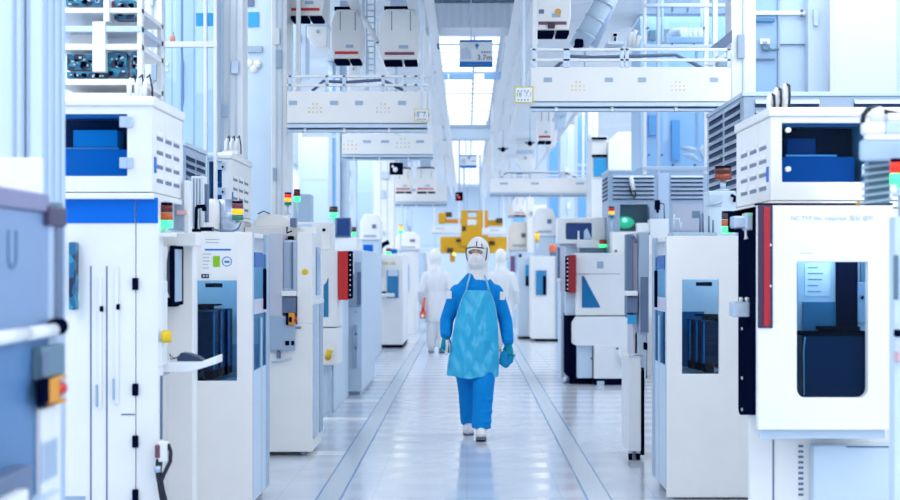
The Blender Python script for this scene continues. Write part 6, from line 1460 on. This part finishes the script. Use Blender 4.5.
        for pts in (((-.066, -.135, 1.262), (-.052, -.128, 1.33), (-.036, -.092, 1.385), (-.03, -.02, 1.41)), ((.126, -.13, 1.262), (.112, -.125, 1.33), (.092, -.090, 1.385), (.084, -.02, 1.41))):
            mb = MB(); mb.tube(pts, [.008, .008, .008, .007], 8, [.004]*4); local(mb, 'apron_strap', STRAP, o)
        for p in ((-.214, -.058, 1.225), (.244, -.060, 1.215)):
            mb = MB(); mb.box(p[0]-.022, p[0]+.022, p[1]-.012, p[1]+.012, p[2]-.034, p[2]+.034); local(mb, 'sleeve_badge', PAPER, t)
    return t
pose_front = True
# the worker in front
PX, PYd = (474-VX)/116, 13.8
P1 = ((-.145, .005, 1.25), (-.236, .02, 1.0), (-.240, -.06, .885), (.187, .005, 1.25), (.272, .03, 1.0), (.292, -.04, .825), (-.062, .14, .38), (-.048, .28, .10), (.078, -.15, .38), (.058, -.22, .10))
man = person((PX, PYd, 0), 0, 'person in blue coverall, light blue apron and white hood walking towards the viewer', (GOWN, HOODM, GLOVE, SHOE), True, P1, -.24)
hand('glove', GLOVE, man, Matrix.Translation((-.240, -.065, .868)) @ Matrix.Rotation(-.25, 4, 'X') @ Matrix.Rotation(PI+.5, 4, 'Z') @ Matrix.Scale(1.12, 4), (.45, .7, .6), -1)
hand('glove', GLOVE, man, Matrix.Translation((.294, -.045, .805)) @ Matrix.Rotation(-.12, 4, 'X') @ Matrix.Rotation(PI-.5, 4, 'Z') @ Matrix.Scale(1.12, 4), (.6, .8, .6), 1)
for p, lab in (((-.2415, -.062, .882), 'l'), ((.293, -.042, .82), 'r')):
    mb = MB(); mb.tube([(p[0], p[1], p[2]+.02), (p[0], p[1], p[2]-.02)], [.047, .042], 18); local(mb, 'cuff', GOWN, man)
ox, oy = PX, PYd
t = thing('hand_tool', 'slim silver tool held in the gloved hand at the left of the picture', 'tool', (ox-.21, oy-.11, .74))
MB().tube([(ox-.222, oy-.112, .845), (ox-.212, oy-.118, .79), (ox-.206, oy-.122, .735)], [.008, .011, .007], 10).build('blade', STEEL, t); MB().tube([(ox-.235, oy-.112, .84), (ox-.232, oy-.118, .79), (ox-.236, oy-.120, .725)], [.008, .010, .012], 10).build('handle', WHITE, t)
MB().ball((ox-.236, oy-.120, .722), .016).build('tip', WHITE, t)
t = thing('wiping_cloth', 'crumpled blue cloth held in the gloved hand at the right of the picture', 'cloth', (ox+.28, oy-.09, .61))
mb = MB()
for c, r in (((.262, -.055, .70), (.040, .03, .05)), ((.248, -.06, .655), (.040, .03, .040)), ((.290, -.05, .655), (.048, .028, .034)), ((.272, -.06, .625), (.035, .026, .030)), ((.318, -.045, .68), (.026, .024, .034)), ((.236, -.07, .70), (.016, .02, .036))): mb.ball(c, *r)
mb.bm.transform(Matrix.Translation((ox, oy, 0))); mb.bm.transform(Matrix.Translation((-(ox+.28), -(oy-.09), -.61)))
organic(mb, 'cloth', CLOTH, t, .008, 3)
# two workers in white, seen from behind
P2 = ((-.150, .005, 1.28), (-.225, .03, 1.02), (-.215, -.10, .84), (.192, .005, 1.28), (.262, .03, 1.02), (.250, -.10, .84), (-.07, .02, .40), (-.075, .05, .10), (.09, -.02, .40), (.085, -.06, .10))
w1 = person(((437-VX)/59.3, 27, 0), PI+.1, 'person in white hooded coverall seen from behind, left of the aisle, holding a red item', (SUIT, HOODM, GLOVE, SHOE), False, P2, 0, 1.02)
hand('glove', SUIT, w1, Matrix.Translation((-.215, -.105, .825)) @ Matrix.Rotation(PI/2, 4, 'Z'), (.4, .5, .4), 1); hand('glove', SUIT, w1, Matrix.Translation((.250, -.105, .825)) @ Matrix.Rotation(-PI/2, 4, 'Z'), (.4, .5, .4), -1)
w2 = dup(w1, ((503-VX)/59.3, 27.2, 0), 'person in white hooded coverall seen from behind, right of the walking person in blue'); w2.rotation_euler = (0, 0, PI-.15)
X1 = (437-VX)/59.3
t = thing('red_tool', 'small red handled tool held at the left side of the white worker', 'tool', (X1-.25, 26.86, .62))
xx = X1-.235
MB().tube([(xx+.03, 26.9, .93), (xx+.01, 26.88, .80), (xx, 26.88, .70)], [.018, .024, .03], 10).build('handle', mat('orange_red_grip', (236, 84, 60)), t); MB().tube([(xx, 26.88, .70), (xx-.01, 26.88, .58)], [.05, .045], 12).build('head', mat('orange_red_grip', (236, 84, 60)), t); MB().ball((xx-.005, 26.84, .62), .03).build('white_cap', WHITE, t)
